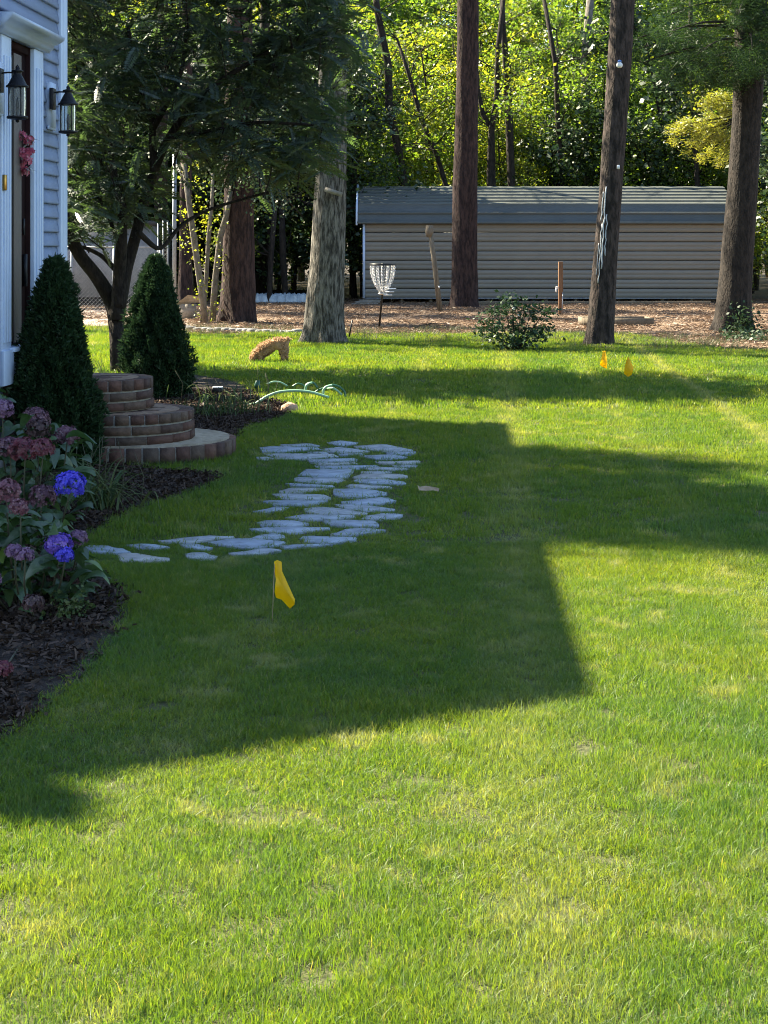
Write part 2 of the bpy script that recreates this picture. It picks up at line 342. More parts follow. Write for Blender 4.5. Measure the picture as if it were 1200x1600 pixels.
# raised turf lip round the bed
# ------------------------------------------------------------------ flagstone path
A = lambda L_: [(380+x/4, 680+y/4) for x, y in L_]
B = lambda L_: [(380+x/4, 760+y/4) for x, y in L_]
C_ = lambda L_: [(120+x/4, 810+y/4) for x, y in L_]
ST = [A([(520,45),(610,33),(720,45),(700,56),(620,64),(540,54)]),A([(225,58),(420,50),(480,62),(455,70),(240,70)]),A([(100,78),(180,70),(470,72),(480,82),(300,100),(120,107)]),
A([(690,66),(830,56),(900,58),(1060,92),(1050,99),(890,103),(700,78)]),A([(470,88),(600,72),(790,98),(770,107),(580,111)]),A([(400,104),(525,102),(535,113),(410,113)]),
A([(895,108),(1080,101),(1080,113),(1040,125),(900,120)]),A([(595,116),(740,110),(760,119),(680,124),(600,124)]),A([(130,114),(300,112),(560,118),(600,136),(400,148),(200,148)]),
A([(80,134),(150,134),(200,146),(130,154),(90,148)]),A([(720,126),(870,120),(960,122),(1030,138),(960,150),(830,152)]),A([(400,152),(690,140),(715,150),(700,160),(480,172),(420,167)]),
A([(820,162),(1100,157),(1110,166),(1090,180),(900,179),(830,170)]),A([(430,177),(700,167),(720,179),(560,184),(470,186)]),A([(930,185),(1090,182),(1080,196),(940,196)]),
A([(440,192),(830,186),(850,194),(700,210),(480,208)]),A([(765,208),(850,197),(1000,199),(1040,208),(930,219),(780,218)]),A([(340,250),(390,213),(690,212),(690,222),(650,265),(500,262)]),
A([(735,226),(900,223),(930,232),(880,239),(735,238)]),A([(680,262),(740,241),(1000,241),(1030,252),(1010,264),(850,271),(720,270)]),A([(320,270),(340,265),(620,265),(640,278),(560,298),(400,296),(320,288)]),
A([(690,283),(720,273),(880,273),(1010,290),(1020,304),(860,302),(720,296)]),A([(260,300),(330,299),(560,312),(575,322),(480,326),(300,314)]),A([(640,316),(660,304),(720,305),(910,318),(930,326),(840,332),(660,330)]),
A([(225,348),(300,329),(520,328),(530,338),(450,346),(360,360),(240,358)]),A([(565,334),(700,332),(820,342),(900,358),(900,368),(770,384),(700,388),(600,380),(565,364)]),A([(175,364),(300,361),(500,370),(550,392),(530,401),(380,403),(240,396)]),
A([(110,408),(180,405),(480,404),(530,410),(480,422),(420,436),(200,442),(150,420)]),A([(610,410),(740,396),(860,388),(910,392),(960,412),(850,430),(740,436),(620,426)]),
B([(60,156),(200,126),(290,128),(250,146),(140,164)]),B([(380,136),(460,126),(560,130),(700,152),(780,166),(760,174),(500,172),(390,158)]),B([(570,112),(640,114),(820,122),(950,140),(940,152),(780,154),(660,142)]),
B([(260,196),(370,176),(520,173),(690,178),(710,190),(580,204),(420,208)]),B([(735,200),(780,180),(860,164),(920,166),(1000,176),(980,190),(860,206)]),B([(80,222),(150,208),(320,214),(410,232),(330,248),(120,246)]),
B([(495,216),(530,210),(690,208),(820,212),(850,240),(820,250),(560,244)]),B([(35,268),(160,256),(300,250),(540,252),(545,262),(420,274),(300,290),(120,284)]),B([(545,294),(640,264),(700,258),(820,264),(890,272),(800,288),(680,306)]),
B([(55,320),(110,300),(200,292),(260,308),(270,318),(200,326),(90,326)]),B([(350,322),(370,308),(440,306),(560,314),(700,322),(710,330),(620,348),(500,356),(380,338)]),B([(230,368),(330,362),(530,358),(560,364),(440,374),(260,382)]),
C_([(820,148),(950,128),(1080,124),(1290,142),(1310,152),(1150,182),(1030,182),(900,160)]),C_([(945,212),(1060,202),(1120,189),(1220,188),(1280,200),(1200,214),(1100,224),(980,224)]),
C_([(505,138),(640,122),(830,106),(980,110),(985,120),(860,128),(700,150),(560,146)]),C_([(310,162),(400,156),(500,164),(580,180),(490,190),(380,180)]),C_([(645,162),(700,154),(760,160),(850,182),(780,190),(690,180)]),
C_([(45,186),(80,168),(200,170),(290,186),(340,208),(240,212),(100,206)]),C_([(255,226),(290,216),(370,216),(450,230),(580,246),(570,262),(420,268),(290,268)]),C_([(675,220),(720,212),(800,212),(880,236),(860,248),(740,252),(690,242)])]
ZST = .016
path = bpy.data.objects.new('stone_path', None); COL.objects.link(path); path.location = (-.5, 9, 0); path['kind'] = 'structure'
STONES = []
for k, poly in enumerate(ST):
    top = [G(x, y, ZST) for x, y in poly]; c = np.mean(top, 0)
    q = []
    for i in range(len(top)):
        a_, b_ = top[i], top[(i+1) % len(top)]; q += [a_, a_*.5+b_*.5+rng.normal(0,.005,3)*[1,1,0]]
    n = len(q); v = [p-np.array([0,0,.035]) for p in q]+[p-np.array([0,0,.002]) for p in q]+[c+(p-c)*.992 for p in q]
    tilt = rng.normal(0, .004, 2)
    for i in range(n, 3*n): v[i] = v[i]+np.array([0,0,(v[i][0]-c[0])*tilt[0]*3+(v[i][1]-c[1])*tilt[1]])
    fs = [(i, (i+1) % n, n+(i+1) % n, n+i) for i in range(n)]+[(n+i, n+(i+1) % n, 2*n+(i+1) % n, 2*n+i) for i in range(n)]+[tuple(2*n+i for i in range(n))]
    bb = MB(); bb.add(v, fs); o = part('flagstone', bb, MAT['flag'], path)
    STONES.append([p[:2] for p in q])

# ------------------------------------------------------------------ grass (one mass, nobody could count it)
def blade_proto(name, n, rad, hgt, wid, seg, mat, lean=.35, wild=0.0):
    V = []; Fc = []; k = 0
    for i in range(n):
        a = rng.uniform(0, 2*math.pi); r = rad*math.sqrt(rng.uniform()); x, y = r*math.cos(a), r*math.sin(a)
        h = hgt*rng.uniform(.45, 1.15); th = rng.uniform(0, 2*math.pi); ln = h*lean*abs(rng.normal(.6, .6)); ph = rng.uniform(0, 2*math.pi)
        if rng.uniform() < wild: ln = h*1.5; h *= .6
        u = np.array([math.cos(th), math.sin(th), 0])*wid*rng.uniform(.6, 1.2)/2; d = np.array([math.cos(ph), math.sin(ph), 0])*ln
        p0 = np.array([x, y, -.004]); 
        if seg == 1: V += [p0-u, p0+u, p0+d+[0,0,h]]; Fc.append((k, k+1, k+2)); k += 3
        else:
            p1 = p0+d*.3+[0,0,h*.6]; p2 = p0+d+[0,0,h]
            V += [p0-u, p0+u, p1+u*.75, p1-u*.75, p2]; Fc += [(k,k+1,k+2,k+3),(k+3,k+2,k+4)]; k += 5
    bb = MB(); bb.add(V, Fc); me = bb.mesh(name); me.materials.append(mat)
    return bpy.data.objects.new(name, me)
def scatter(name, protos, pts, rots, scls, label=None, kind='stuff', parent=None):
    """one object whose geometry nodes put the small tufts on its points"""
    col = bpy.data.collections.new(name+'_tufts')
    for p in protos: col.objects.link(p)
    n = len(pts); me = bpy.data.meshes.new(name); me.vertices.add(n); me.vertices.foreach_set('co', np.asarray(pts, np.float32).ravel())
    a = me.attributes.new('rot', 'FLOAT_VECTOR', 'POINT'); a.data.foreach_set('vector', np.asarray(rots, np.float32).ravel())
    a = me.attributes.new('scl', 'FLOAT_VECTOR', 'POINT'); a.data.foreach_set('vector', np.asarray(scls, np.float32).ravel())
    a = me.attributes.new('idx', 'INT', 'POINT'); a.data.foreach_set('value', rng.integers(0, len(protos), n).astype(np.int32)); me.update()
    o = bpy.data.objects.new(name, me); COL.objects.link(o); o['kind'] = kind; o.parent = parent
    if label: o['label'] = label
    ng = bpy.data.node_groups.new(name, 'GeometryNodeTree')
    ng.interface.new_socket('Geometry', in_out='INPUT', socket_type='NodeSocketGeometry'); ng.interface.new_socket('Geometry', in_out='OUTPUT', socket_type='NodeSocketGeometry')
    N = ng.nodes; L = ng.links; gi = N.new('NodeGroupInput'); go = N.new('NodeGroupOutput'); ip = N.new('GeometryNodeInstanceOnPoints'); ci = N.new('GeometryNodeCollectionInfo')
    ci.inputs['Collection'].default_value = col; ci.inputs['Separate Children'].default_value = True; ci.inputs['Reset Children'].default_value = True
    def at(nm, ty):
        q = N.new('GeometryNodeInputNamedAttribute'); q.data_type = ty; q.inputs['Name'].default_value = nm; return q.outputs['Attribute']
    L.new(gi.outputs[0], ip.inputs['Points']); L.new(ci.outputs[0], ip.inputs['Instance']); ip.inputs['Pick Instance'].default_value = True
    L.new(at('idx','INT'), ip.inputs['Instance Index']); L.new(at('rot','FLOAT_VECTOR'), ip.inputs['Rotation']); L.new(at('scl','FLOAT_VECTOR'), ip.inputs['Scale'])
    L.new(ip.outputs[0], go.inputs[0])
    md = o.modifiers.new('tufts', 'NODES'); md.node_group = ng
    return o
def stones_mask(X, Y, grow):
    m = np.zeros(len(X), bool)
    for poly in STONES:
        a_ = np.array(poly); c = a_.mean(0)
        near = (np.abs(X-c[0]) < 1) & (np.abs(Y-c[1]) < 1)
        if near.any():
            idx = np.where(near)[0]; q = c+(a_-c)*(1-grow/np.maximum(np.linalg.norm(a_-c, axis=1), .05))[:,None]
            m[idx] |= inpoly_np(X[idx], Y[idx], q)
    return m
def grass_zone(name, y0, y1, density, protos, pad, sclv, stonepad):
    xs = []; ys = []; yy = y0
    while yy < y1:
        st = min(.5, y1-yy); hw = (yy+st)*.24+pad; n = int(2*hw*st*density); xs.append(rng.uniform(-hw, hw, n)); ys.append(rng.uniform(yy, yy+st, n)); yy += st
    X = np.concatenate(xs); Y = np.concatenate(ys)
    fy = np.interp(X, [p[0] for p in FRONT], [p[1] for p in FRONT])+rng.normal(0,.25,len(X))
    keep = (Y < fy) & ~inpoly_np(X, Y, BED) & ~stones_mask(X, Y, -.006)
    X, Y = X[keep], Y[keep]; n = len(X)
    patch = .85+.22*np.sin(X*2.1+np.sin(Y*1.3)*2)*np.sin(Y*1.7+X*.6)
    s = sclv*rng.uniform(.75, 1.2, n)*patch
    pts = np.stack([X, Y, np.full(n, .004)], 1); s = np.where(stones_mask(X, Y, -.10), s*.62, s); rots = np.stack([rng.normal(0,.12,n), rng.normal(0,.12,n), rng.uniform(0,6.28,n)], 1)
    scatter(name, protos, pts, rots, np.stack([np.ones(n), np.ones(n), s], 1))
near = [blade_proto('blade_tuft', 84, .055, .033, .0021, 2, MAT['grass'], .7, .06) for _ in range(6)]
mid = [blade_proto('blade_tuft', 44, .07, .045, .0050, 1, MAT['grass'], .4, .05) for _ in range(5)]
far = [blade_proto('blade_tuft', 44, .13, .055, .010, 1, MAT['grass'], .4) for _ in range(5)]
grass_zone('grass', 2.7, 8.2, 760, near, .35, 1.0, .004)
grass_zone('grass', 8.2, 15, 330, mid, .6, 1.0, .012)
grass_zone('grass', 15, 31, 110, far, 1.2, 1.0, .02)
tall = [blade_proto('blade_tuft', 7, .03, .085, .0038, 2, MAT['grass'], .5) for _ in range(4)]
# longer unmown blades along the bed edge and around the stones
pe = []
for i in range(len(BED)):
    a_, b_ = BED[i], BED[(i+1) % len(BED)]
    if a_[0] < -2.6: continue
    L_ = np.linalg.norm(b_-a_)
    for q in range(int(L_*45)): t_ = rng.uniform(); pe.append(a_+(b_-a_)*t_+rng.normal(0,.03,2))
for poly in STONES:
    for i in range(len(poly)):
        a_, b_ = poly[i], poly[(i+1) % len(poly)]
        for q in range(int(np.linalg.norm(b_-a_)*24)): t_ = rng.uniform(); pe.append(a_+(b_-a_)*t_+rng.normal(0,.014,2))
pe = np.array(pe); n = len(pe)
scatter('grass', tall, np.c_[pe, np.full(n,.004)], np.c_[rng.normal(0,.2,n), rng.normal(0,.2,n), rng.uniform(0,6.28,n)], np.c_[np.ones(n), np.ones(n), rng.uniform(.22,.5,n)])
# mulch chips, pine straw, weeds
def chip_proto(name, n, rad, ln, wd, mat, lift):
    V = np.zeros((n,4,3))
    for i in range(n):
        c = np.array([*rng.normal(0, rad*.5, 2), rng.uniform(0, lift)]); d = rng.normal(0,1,3)*[1,1,.35]; d /= np.linalg.norm(d); e = np.cross(d, rng.normal(0,1,3)); e /= np.linalg.norm(e)
        l_, w_ = ln*rng.uniform(.4,1)/2, wd*rng.uniform(.5,1.2)/2; V[i] = [c-d*l_-e*w_, c+d*l_-e*w_, c+d*l_*.8+e*w_, c-d*l_*.9+e*w_]
    me = quads_mesh(name, V); me.materials.append(mat); return bpy.data.objects.new(name, me)
def scatter_poly(name, protos, poly, n, z, x0, x1, y0, y1, smin=.7, smax=1.3, extra=None, zs=1.0):
    X = rng.uniform(x0, x1, n); Y = rng.uniform(y0, y1, n); k = inpoly_np(X, Y, poly)
    if extra is not None: k &= extra(X, Y)
    X, Y = X[k], Y[k]; n = len(X); s = rng.uniform(smin, smax, n)
    return scatter(name, protos, np.c_[X, Y, np.full(n, z)], np.c_[np.zeros(n), np.zeros(n), rng.uniform(0,6.28,n)], np.c_[s, s, s*zs])
chips = [chip_proto('chip_cluster', 26, .07, .035, .008, MAT['chip'], .02) for _ in range(5)]
scatter_poly('mulch_chips', chips, BED, 9000, .012, -3, 0, 4, 17, extra=lambda X, Y: inpoly_np(X+.04,Y,BED) & inpoly_np(X,Y+.05,BED) & inpoly_np(X,Y-.05,BED))
needles = [chip_proto('needle_cluster', 46, .35, .11, .008, MAT['litter'], .035) for _ in range(5)]
scatter_poly('pine_needles', needles, STRAW, 5200, .006, -14, 16, 22, 48)
weeds = [blade_proto('weed_tuft', 22, .12, .11, .012, 1, MAT['weed'], .9) for _ in range(4)]
scatter_poly('weeds', weeds, [(-8,30),(-2,27.5),(0,26),(2,25.0),(3.2,23.9),(9,21.5),(12,24),(7,26.5),(2,30.2),(-.8,30.2),(-8,33)], 2600, .004, -8, 12, 21, 33, .6, 1.2)

# ------------------------------------------------------------------ house
HC = np.array([-2.386, 12.33]); HA = -math.atan(.0577)
house = thing('house', 'blue grey clapboard house with white corner board and door surround at left edge', 'house', (HC[0], HC[1], 0), HA)
def fy(x, proud=0.0):            # photo column -> local distance along the wall (0 at far corner, negative towards camera)
    return (3.098-proud)/(.0577-(x-600)/F) - HC[1]
def hp(name, mb, mat, parent=None, **k): return part(name, mb, MAT[mat] if isinstance(mat, str) else mat, parent or house, world=False, **k)
b = MB(); b.box((-3.0,-3.95,0),(-.02,-.02,3.42)); hp('wall', b, 'siding')
yo0, yo1 = fy(20,.05)-.0, fy(56,.05)      # door opening
c0, c1 = fy(5,.05), fy(70,.05)
zt = 2.82
# clapboards (front wall): pieces left and right of the door surround
def board(y0, y1, z): 
    bb = MB(); e = .102; bb.add([(-.02,y0,z),(.022,y0,z),(.022,y0,z+.012),(.004,y0,z+e),(-.02,y0,z+e),(-.02,y1,z),(.022,y1,z),(.022,y1,z+.012),(.004,y1,z+e),(-.02,y1,z+e)],
        [(0,1,2,3,4),(9,8,7,6,5),(0,5,6,1),(1,6,7,2),(2,7,8,3),(3,8,9,4),(4,9,5,0)]); return bb
k = 0
z = .25
while z < 3.33:
    if z > 2.93: hp('clapboard', board(-3.95, -.165, z), 'siding')
    else:
        hp('clapboard', board(-3.95, c0-.004, z), 'siding')
        hp('clapboard', board(c1+.004, -.165, z), 'siding')
    z += .102
b = MB(); b.box((-.02,-.162,.2),(.034,-.075,3.43)); b.box((-.02,-.07,.2),(.034,.03,3.43)); b.box((-.018,-.078,.2),(.028,-.066,3.43)); b.box((-.14,.002,.2),(-.022,.03,3.43)); hp('corner_board', b, 'white', bevel=.003)
b = MB(); b.box((-3.0,-3.97,0),(.015,-.0,.19)); hp('foundation', b, 'concrete')
def casing(y0, y1):
    bb = MB(); bb.box((-.02,y0,.57),(.04,y1,2.83)); w_ = (y1-y0)
    for i in range(3): bb.box((.038,y0+w_*(.16+.26*i),.85),(.052,y0+w_*(.16+.26*i)+w_*.15,2.7))
    bb.box((.036,y0-.004,.575),(.058,y1+.004,.8)); return bb
hp('door_casing', casing(c0, yo0), 'white', bevel=.003); hp('door_casing', casing(yo1, c1), 'white', bevel=.003)
b = MB(); b.box((-.02,yo0+.002,.575),(.03,yo1-.002,.78)); hp('sill_panel', b, 'white')
b = MB(); b.box((-.06,yo0-.03,.782),(.075,yo1+.03,.812)); hp('sill', b, 'white', bevel=.004)
b = MB(); y0_, y1_ = c0-.02, c1+.03
prof = [(-.02,2.832),(.065,2.832),(.07,2.85),(.085,2.86),(.09,2.885),(.13,2.91),(.15,2.93),(.155,2.95),(-.02,2.972)]
v = [(x, y0_-x*.8 if x > 0 else y0_, z_) for x, z_ in prof]+[(x, y1_+x*.8 if x > 0 else y1_, z_) for x, z_ in prof]; n = len(prof)
b.add(v, [(i, i+1, n+i+1, n+i) for i in range(n-1)]+[(n-1,0,n,2*n-1), tuple(range(n-1,-1,-1)), tuple(range(n,2*n))]); hp('door_crown', b, 'white')
# door in its recess
b = MB(); b.box((-.16,yo1-.035,.812),(.012,yo1-.001,2.83)); b.box((-.16,yo0+.001,.812),(.0,yo0+.03,2.83)); b.box((-.16,yo0+.03,2.78),(.01,yo1-.035,2.83)); hp('door_jamb', b, 'maroon')
dw = yo1-yo0
b = MB(); b.box((-.20,yo0+.03,.812),(-.012,yo1-.035,2.78)); door = hp('door', b, 'maroon')
b = MB(); b.box((-.013,yo0+.032,.84),(-.008,yo0+dw*.36,2.74)); part('glass', b, MAT['darkglass'], door, world=False)
b = MB(); b.box((-.012,yo0+dw*.38,.83),(-.002,yo0+dw*.70,2.76)); part('stile', b, MAT['taupe'], door, world=False, bevel=.003)
b = MB(); b.box((-.012,yo0+dw*.80,1.2),(.014,yo0+dw*.85,1.42)); part('door_handle', b, MAT['iron'], door, world=False)
b = MB(); b.box((-.012,yo0+dw*.80,1.55),(.0,yo0+dw*.84,1.66)); part('lock', b, MAT['iron'], door, world=False)
b = MB(); b.box((.04,c0+.01,1.83),(.062,c0+.05,1.93)); hp('doorbell', b, 'brass', bevel=.004)
for xx in (78, -5):
    yy = fy(xx, .03)
    b = MB(); b.box((.004,yy-.06,2.32),(.048,yy+.10,2.64)); b.box((.03,yy-.075,2.305),(.042,yy+.115,2.33)); hp('mounting_block', b, 'white')
# main two-storey block behind; it throws the long shadow on the lawn. world coordinates are turned back into house space
Rm = Matrix.Rotation(-HA, 3, 'Z')
def hw(mb):        # world coords -> house local
    V = np.concatenate(mb.v); V = V-np.array([HC[0], HC[1], 0]); co, si = math.cos(-HA), math.sin(-HA)
    V2 = V.copy(); V2[:,0] = V[:,0]*co-V[:,1]*si; V2[:,1] = V[:,0]*si+V[:,1]*co; mb.v = [V2]; return mb
e0 = np.array([.70, 5.36])-5.5*SD; e1 = np.array([1.04, 13.70])-5.5*SD       # eave corners in plan
al = (e1-e0)/np.linalg.norm(e1-e0); nn = np.array([-al[1], al[0]])              # nn points to the west (-X)
W_ = 3.7
r0 = e0+nn*W_; r1 = e1+nn*W_; f0 = e0+nn*2*W_; f1 = e1+nn*2*W_; rh = 5.5+W_*.61
b = MB(); t_ = .16
for (p, q, zp, zq) in (((e0,e1),(r0,r1),5.5,rh), ((f0,f1),(r0,r1),5.5,rh)):
    v = [(*p[0],zp),(*p[1],zp),(*q[1],zq),(*q[0],zq)]; v2 = [(x,y,z_-t_) for x,y,z_ in v]
    b.add(v+v2, [(0,1,2,3),(7,6,5,4),(0,4,5,1),(1,5,6,2),(3,2,6,7),(0,3,7,4)])
hp('roof', hw(b), 'shingle')
i0 = e0+nn*.35+al*.03; i1 = e1+nn*.35-al*.03; j0 = f0-nn*.35+al*.03; j1 = f1-nn*.35-al*.03; k0 = r0+al*.03; k1 = r1-al*.03
zz = 5.4; b = MB()
b.add([(*i0,0),(*i1,0),(*j1,0),(*j0,0),(*i0,zz),(*i1,zz),(*j1,zz),(*j0,zz),(*k0,rh-.2),(*k1,rh-.2)],
      [(0,1,5,4),(1,2,6,9,5),(2,3,7,6),(3,0,4,8,7),(4,5,9,8),(6,7,8,9)]); hp('rear_wall', hw(b), 'siding')
b = MB(); ch = e0+nn*3.35+al*.35; b.box((-8.3,8.33,5.5),(-7.70,8.57,8.14)); chim = hp('shadow_chimney', hw(b), 'brick')  # unseen chimney, added and kept thin to cast the small shadow at left
b = MB(); ra = np.array([-.02-3.0, 0])  # low front roof
b.add([(.06,-4.1,3.54),(.06,.08,3.54),(-3.0,.08,4.6),(-3.0,-4.1,4.6),(.06,-4.1,3.44),(.06,.08,3.44),(-3.0,.08,4.5),(-3.0,-4.1,4.5)], [(0,1,2,3),(7,6,5,4),(0,4,5,1),(1,5,6,2),(3,2,6,7),(0,3,7,4)])
hp('porch_roof', b, 'shingle')

# wall lanterns
def lantern(px, label):
    Y = (3.098-.03)/(.0577-(px-600)/F); n3 = np.array([math.cos(HA), math.sin(HA)]); wx = -2.46+.0577*(Y-11.06)
    base = np.array([wx, Y])+n3*.05; c = base+n3*.125
    t = thing('wall_lantern', label, 'lantern', (base[0], base[1], 2.27), 0, 'lanterns beside the front door')
    z0 = 2.27
    q = MB(); q.box((base[0],base[1]-.05,z0+.175),(base[0]+.028,base[1]+.05,z0+.325)); part('backplate', q, MAT['iron'], t, bevel=.004)
    q = MB(); q.tube([(base[0]+.02,base[1],z0+.295),(base[0]+.06,base[1],z0+.30),(c[0],c[1],z0+.298),(c[0]+.012,c[1],z0+.325),(c[0],c[1],z0+.345),(c[0]-.010,c[1],z0+.33)], .0055, 8); part('arm', q, MAT['iron'], t, smooth=True)
    q = MB(); q.lathe([(0,.335),(.012,.33),(.012,.318),(.036,.312),(.038,.305),(.024,.30),(.024,.288),(.034,.272),(.05,.24),(.060,.222),(.072,.214),(.072,.206),(.060,.204),(0,.204)], (c[0],c[1],z0), 28); part('hood', q, MAT['iron'], t, smooth=True)
    q = MB(); q.lathe([(.051,.204),(.052,.12),(.050,.022)], (c[0],c[1],z0), 28); q.lathe([(.048,.022),(.050,.12),(.049,.204)], (c[0],c[1],z0), 28); part('glass', q, MAT['glass'], t, smooth=True)
    q = MB(); q.lathe([(0,.0),(.03,.0),(.05,.004),(.066,.008),(.068,.018),(.064,.022),(0,.022)], (c[0],c[1],z0), 28); q.lathe([(0,-.018),(.012,-.014),(.012,.002)], (c[0],c[1],z0), 12); part('base', q, MAT['iron'], t, smooth=True)
    for a_ in (0.6, 2.17, 3.74, 5.31):
        x_, y_ = c[0]+.058*math.cos(a_), c[1]+.058*math.sin(a_); q = MB(); q.tube([(x_,y_,z0+.015),(x_,y_,z0+.21)], .0035, 6); part('cage_bar', q, MAT['iron'], t)
    q = MB(); q.lathe([(.008,.022),(.008,.07),(.012,.075),(.011,.115),(.004,.14),(0,.143)], (c[0],c[1],z0), 12); part('candle_bulb', q, MAT['whitep'], t, smooth=True)
lantern(75, 'black iron wall lantern on the clapboards between the door and the corner board')
lantern(-8, 'black iron wall lantern nearest the camera, cut by the photo edge, left of the door')

# ------------------------------------------------------------------ flowers and leaves helpers
def floret_cloud(c, r, n, size, squash=.8, seed=0):
    """petal quads over a ball: four petals per floret"""
    V = []
    for i in range(n):
        d = rng.normal(0,1,3); d /= np.linalg.norm(d)
        if d[2] < -.55: d[2] = -d[2]
        p = np.array(c)+d*[r,r,r*squash]*rng.uniform(.78,1.1)
        u = np.cross(d, rng.normal(0,1,3)); u /= np.linalg.norm(u); w_ = np.cross(d, u); s_ = size*rng.uniform(.7,1.15)
        for q in range(4):
            e = u if q == 0 else (w_ if q == 1 else (-u if q == 2 else -w_)); f_ = np.cross(d, e); dd = d*rng.uniform(-.2,.8)
            V.append([p, p+e*s_*.55+f_*s_*.42+dd*s_*.3, p+e*s_+dd*s_*.6, p+e*s_*.55-f_*s_*.42+dd*s_*.3])
    return np.array(V)
def leafshape(name, L_, W2, mat, curl=.25, fold=.18, n=5, ser=0):
    bb = MB(); v = []
    for i in range(n+1):
        t_ = i/n; wdt = W2*math.sin(math.pi*min(1, t_*.93+.05))**.8*(1-.25*t_); z_ = -curl*L_*t_*t_+.12*L_*math.sin(math.pi*t_); x = L_*t_
        v += [(x, -wdt, z_+fold*wdt), (x, 0, z_), (x, wdt, z_+fold*wdt)]
    fs = []
    for i in range(n):
        for j in range(2): a_ = i*3+j; fs.append((a_, a_+3, a_+4, a_+1))
    bb.add(v, fs); me = bb.mesh(name, smooth=True); me.materials.append(mat); return me
def tofrot(d, roll=0):
    v = Vector(d).normalized(); m = v.to_track_quat('X', 'Z').to_matrix(); return (m @ Matrix.Rotation(roll, 3, 'X')).to_euler()

# pink bouquet on the door
wy = fy(38); wx = -2.46+.0577*(wy+HC[1]-11.06)
wc = P(38, 238, (wy+HC[1])-.05)
wr = thing('door_bouquet', 'pink and white silk flower bouquet hanging on the dark front door', 'flowers', wc)
for k, (px, py, rr) in enumerate([(33,214,.032),(45,220,.028),(36,240,.034),(32,255,.03),(43,252,.028),(38,268,.026),(47,238,.022)]):
    q = P(px, py, wc[1]-.04+.03*(k % 2)); me = quads_mesh('blossom', floret_cloud(q, rr, 26, .024, 1.0)); part('blossom', me, PET['wreath'], wr)
lm = leafshape('leaf', .07, .014, M('silver_leaf', (.35,.37,.38), None, rough=.6))
for k in range(26):
    q = P(rng.uniform(30,48), rng.uniform(206,270), wc[1]-.03); d = rng.normal(0,1,3); d[1] *= .5; inst('leaf', lm, wr, q-wc, tofrot(d))

# ------------------------------------------------------------------ brick steps
steps = thing('brick_steps', 'curved red brick front steps with three tiers between the two arborvitaes', 'steps', G(200,690))
u_ = np.array([math.cos(HA), math.sin(HA)]); v_ = np.array([-u_[1], u_[0]])   # u outwards from wall, v along the wall
brickmesh = {}
def bmesh_brick(l, w, h):
    k = (round(l,3), round(w,3), round(h,3))
    if k not in brickmesh:
        bb = MB(); c = .004; x, y, z_ = l/2, w/2, h/2; V = []
        for sz in (-1, 1):
            for (a_, c_) in (((x-c), y), (x, y-c)): pass
        bb.box((-x,-y,-z_),(x,y,z_)); me = bb.mesh('brick'); me.materials.append(MAT['brick']); brickmesh[k] = me
    return brickmesh[k]
def outline(c, Ru, Rv, start):            # closed half: along straight from wall, round nose, back. returns dense points (world xy) & normals
    pts = []
    for t_ in np.linspace(start, 0, 12): pts.append((t_, -Rv))
    for a_ in np.linspace(-math.pi/2, math.pi/2, 40)[1:]: pts.append((Ru*math.cos(a_), Rv*math.sin(a_)))
    for t_ in np.linspace(0, start, 12)[1:]: pts.append((t_, Rv))
    return np.array([c+u_*p[0]+v_*p[1] for p in pts])
def course(pts, z0, h, unit, depth, phase=0, gap=.014):
    seg = np.linalg.norm(np.diff(pts, axis=0), axis=1); cum = np.concatenate([[0], np.cumsum(seg)]); tot = cum[-1]; s_ = phase*unit
    me = bmesh_brick(unit-gap, depth, h-gap)
    while s_ < tot-unit*.3:
        m_ = s_+unit/2
        p0 = np.array([np.interp(s_, cum, pts[:,0]), np.interp(s_, cum, pts[:,1])]); p1 = np.array([np.interp(s_+unit, cum, pts[:,0]), np.interp(s_+unit, cum, pts[:,1])])
        mid_ = np.array([np.interp(m_, cum, pts[:,0]), np.interp(m_, cum, pts[:,1])]); t_ = p1-p0; t_ = t_/(np.linalg.norm(t_)+1e-9)
        nrm = np.array([t_[1], -t_[0]])
        c = mid_-nrm*(depth/2)+nrm*rng.uniform(-.001,.002)
        inst('brick', me, steps, np.array([c[0], c[1], z0+h/2])-wloc(steps), (rng.normal(0,.004), 0, math.atan2(t_[1], t_[0])+rng.normal(0,.006)))
        s_ += unit
def tier(cpx, cpy, ztop, zbot, Ru, Rv, back, rows, topmat):
    s = (cpy-HZ)/(H-ztop); c = np.array([(cpx-600)/s, F/s]); pts = outline(c, Ru, Rv, -back)
    inner = outline(c, Ru-.013, Rv-.013, -back); n = len(inner)
    bb = MB(); bb.add([(*p, zbot) for p in inner]+[(*p, ztop-.008) for p in inner], [(i, i+1, n+i+1, n+i) for i in range(n-1)]+[(n-1,0,n,2*n-1), tuple(range(n,2*n))]); part('mortar_core', bb, MAT['brickmortar'], steps)
    q = outline(c, Ru-(.045 if topmat == 'paletread' else .1), Rv-(.045 if topmat == 'paletread' else .1), -back); m = len(q); bb = MB(); bb.add([(*p, ztop-.02) for p in q]+[(*p, ztop+(.006 if topmat == 'paletread' else -.004)) for p in q], [(i, i+1, m+i+1, m+i) for i in range(m-1)]+[tuple(range(m,2*m))]); part('tread', bb, MAT[topmat], steps)
    z = zbot
    for h, unit, ph in rows: course(pts, z, h, unit, .10 if unit > .15 else .19, ph); z += h
    return c
hh = .068
c3 = tier(222, 683, .125, 0, .66, .66, .9, [(.125,.115,0)], 'paletread')
c2 = tier(182, 638, .335, .125, .54, .53, .95, [(hh,.212,.0),(hh,.212,.5),(.074,.105,0)], 'slab')
c1_ = tier(146, 588, .555, .335, .415, .43, .85, [(hh,.212,.5),(hh,.212,.0),(.084,.105,0)], 'slab')
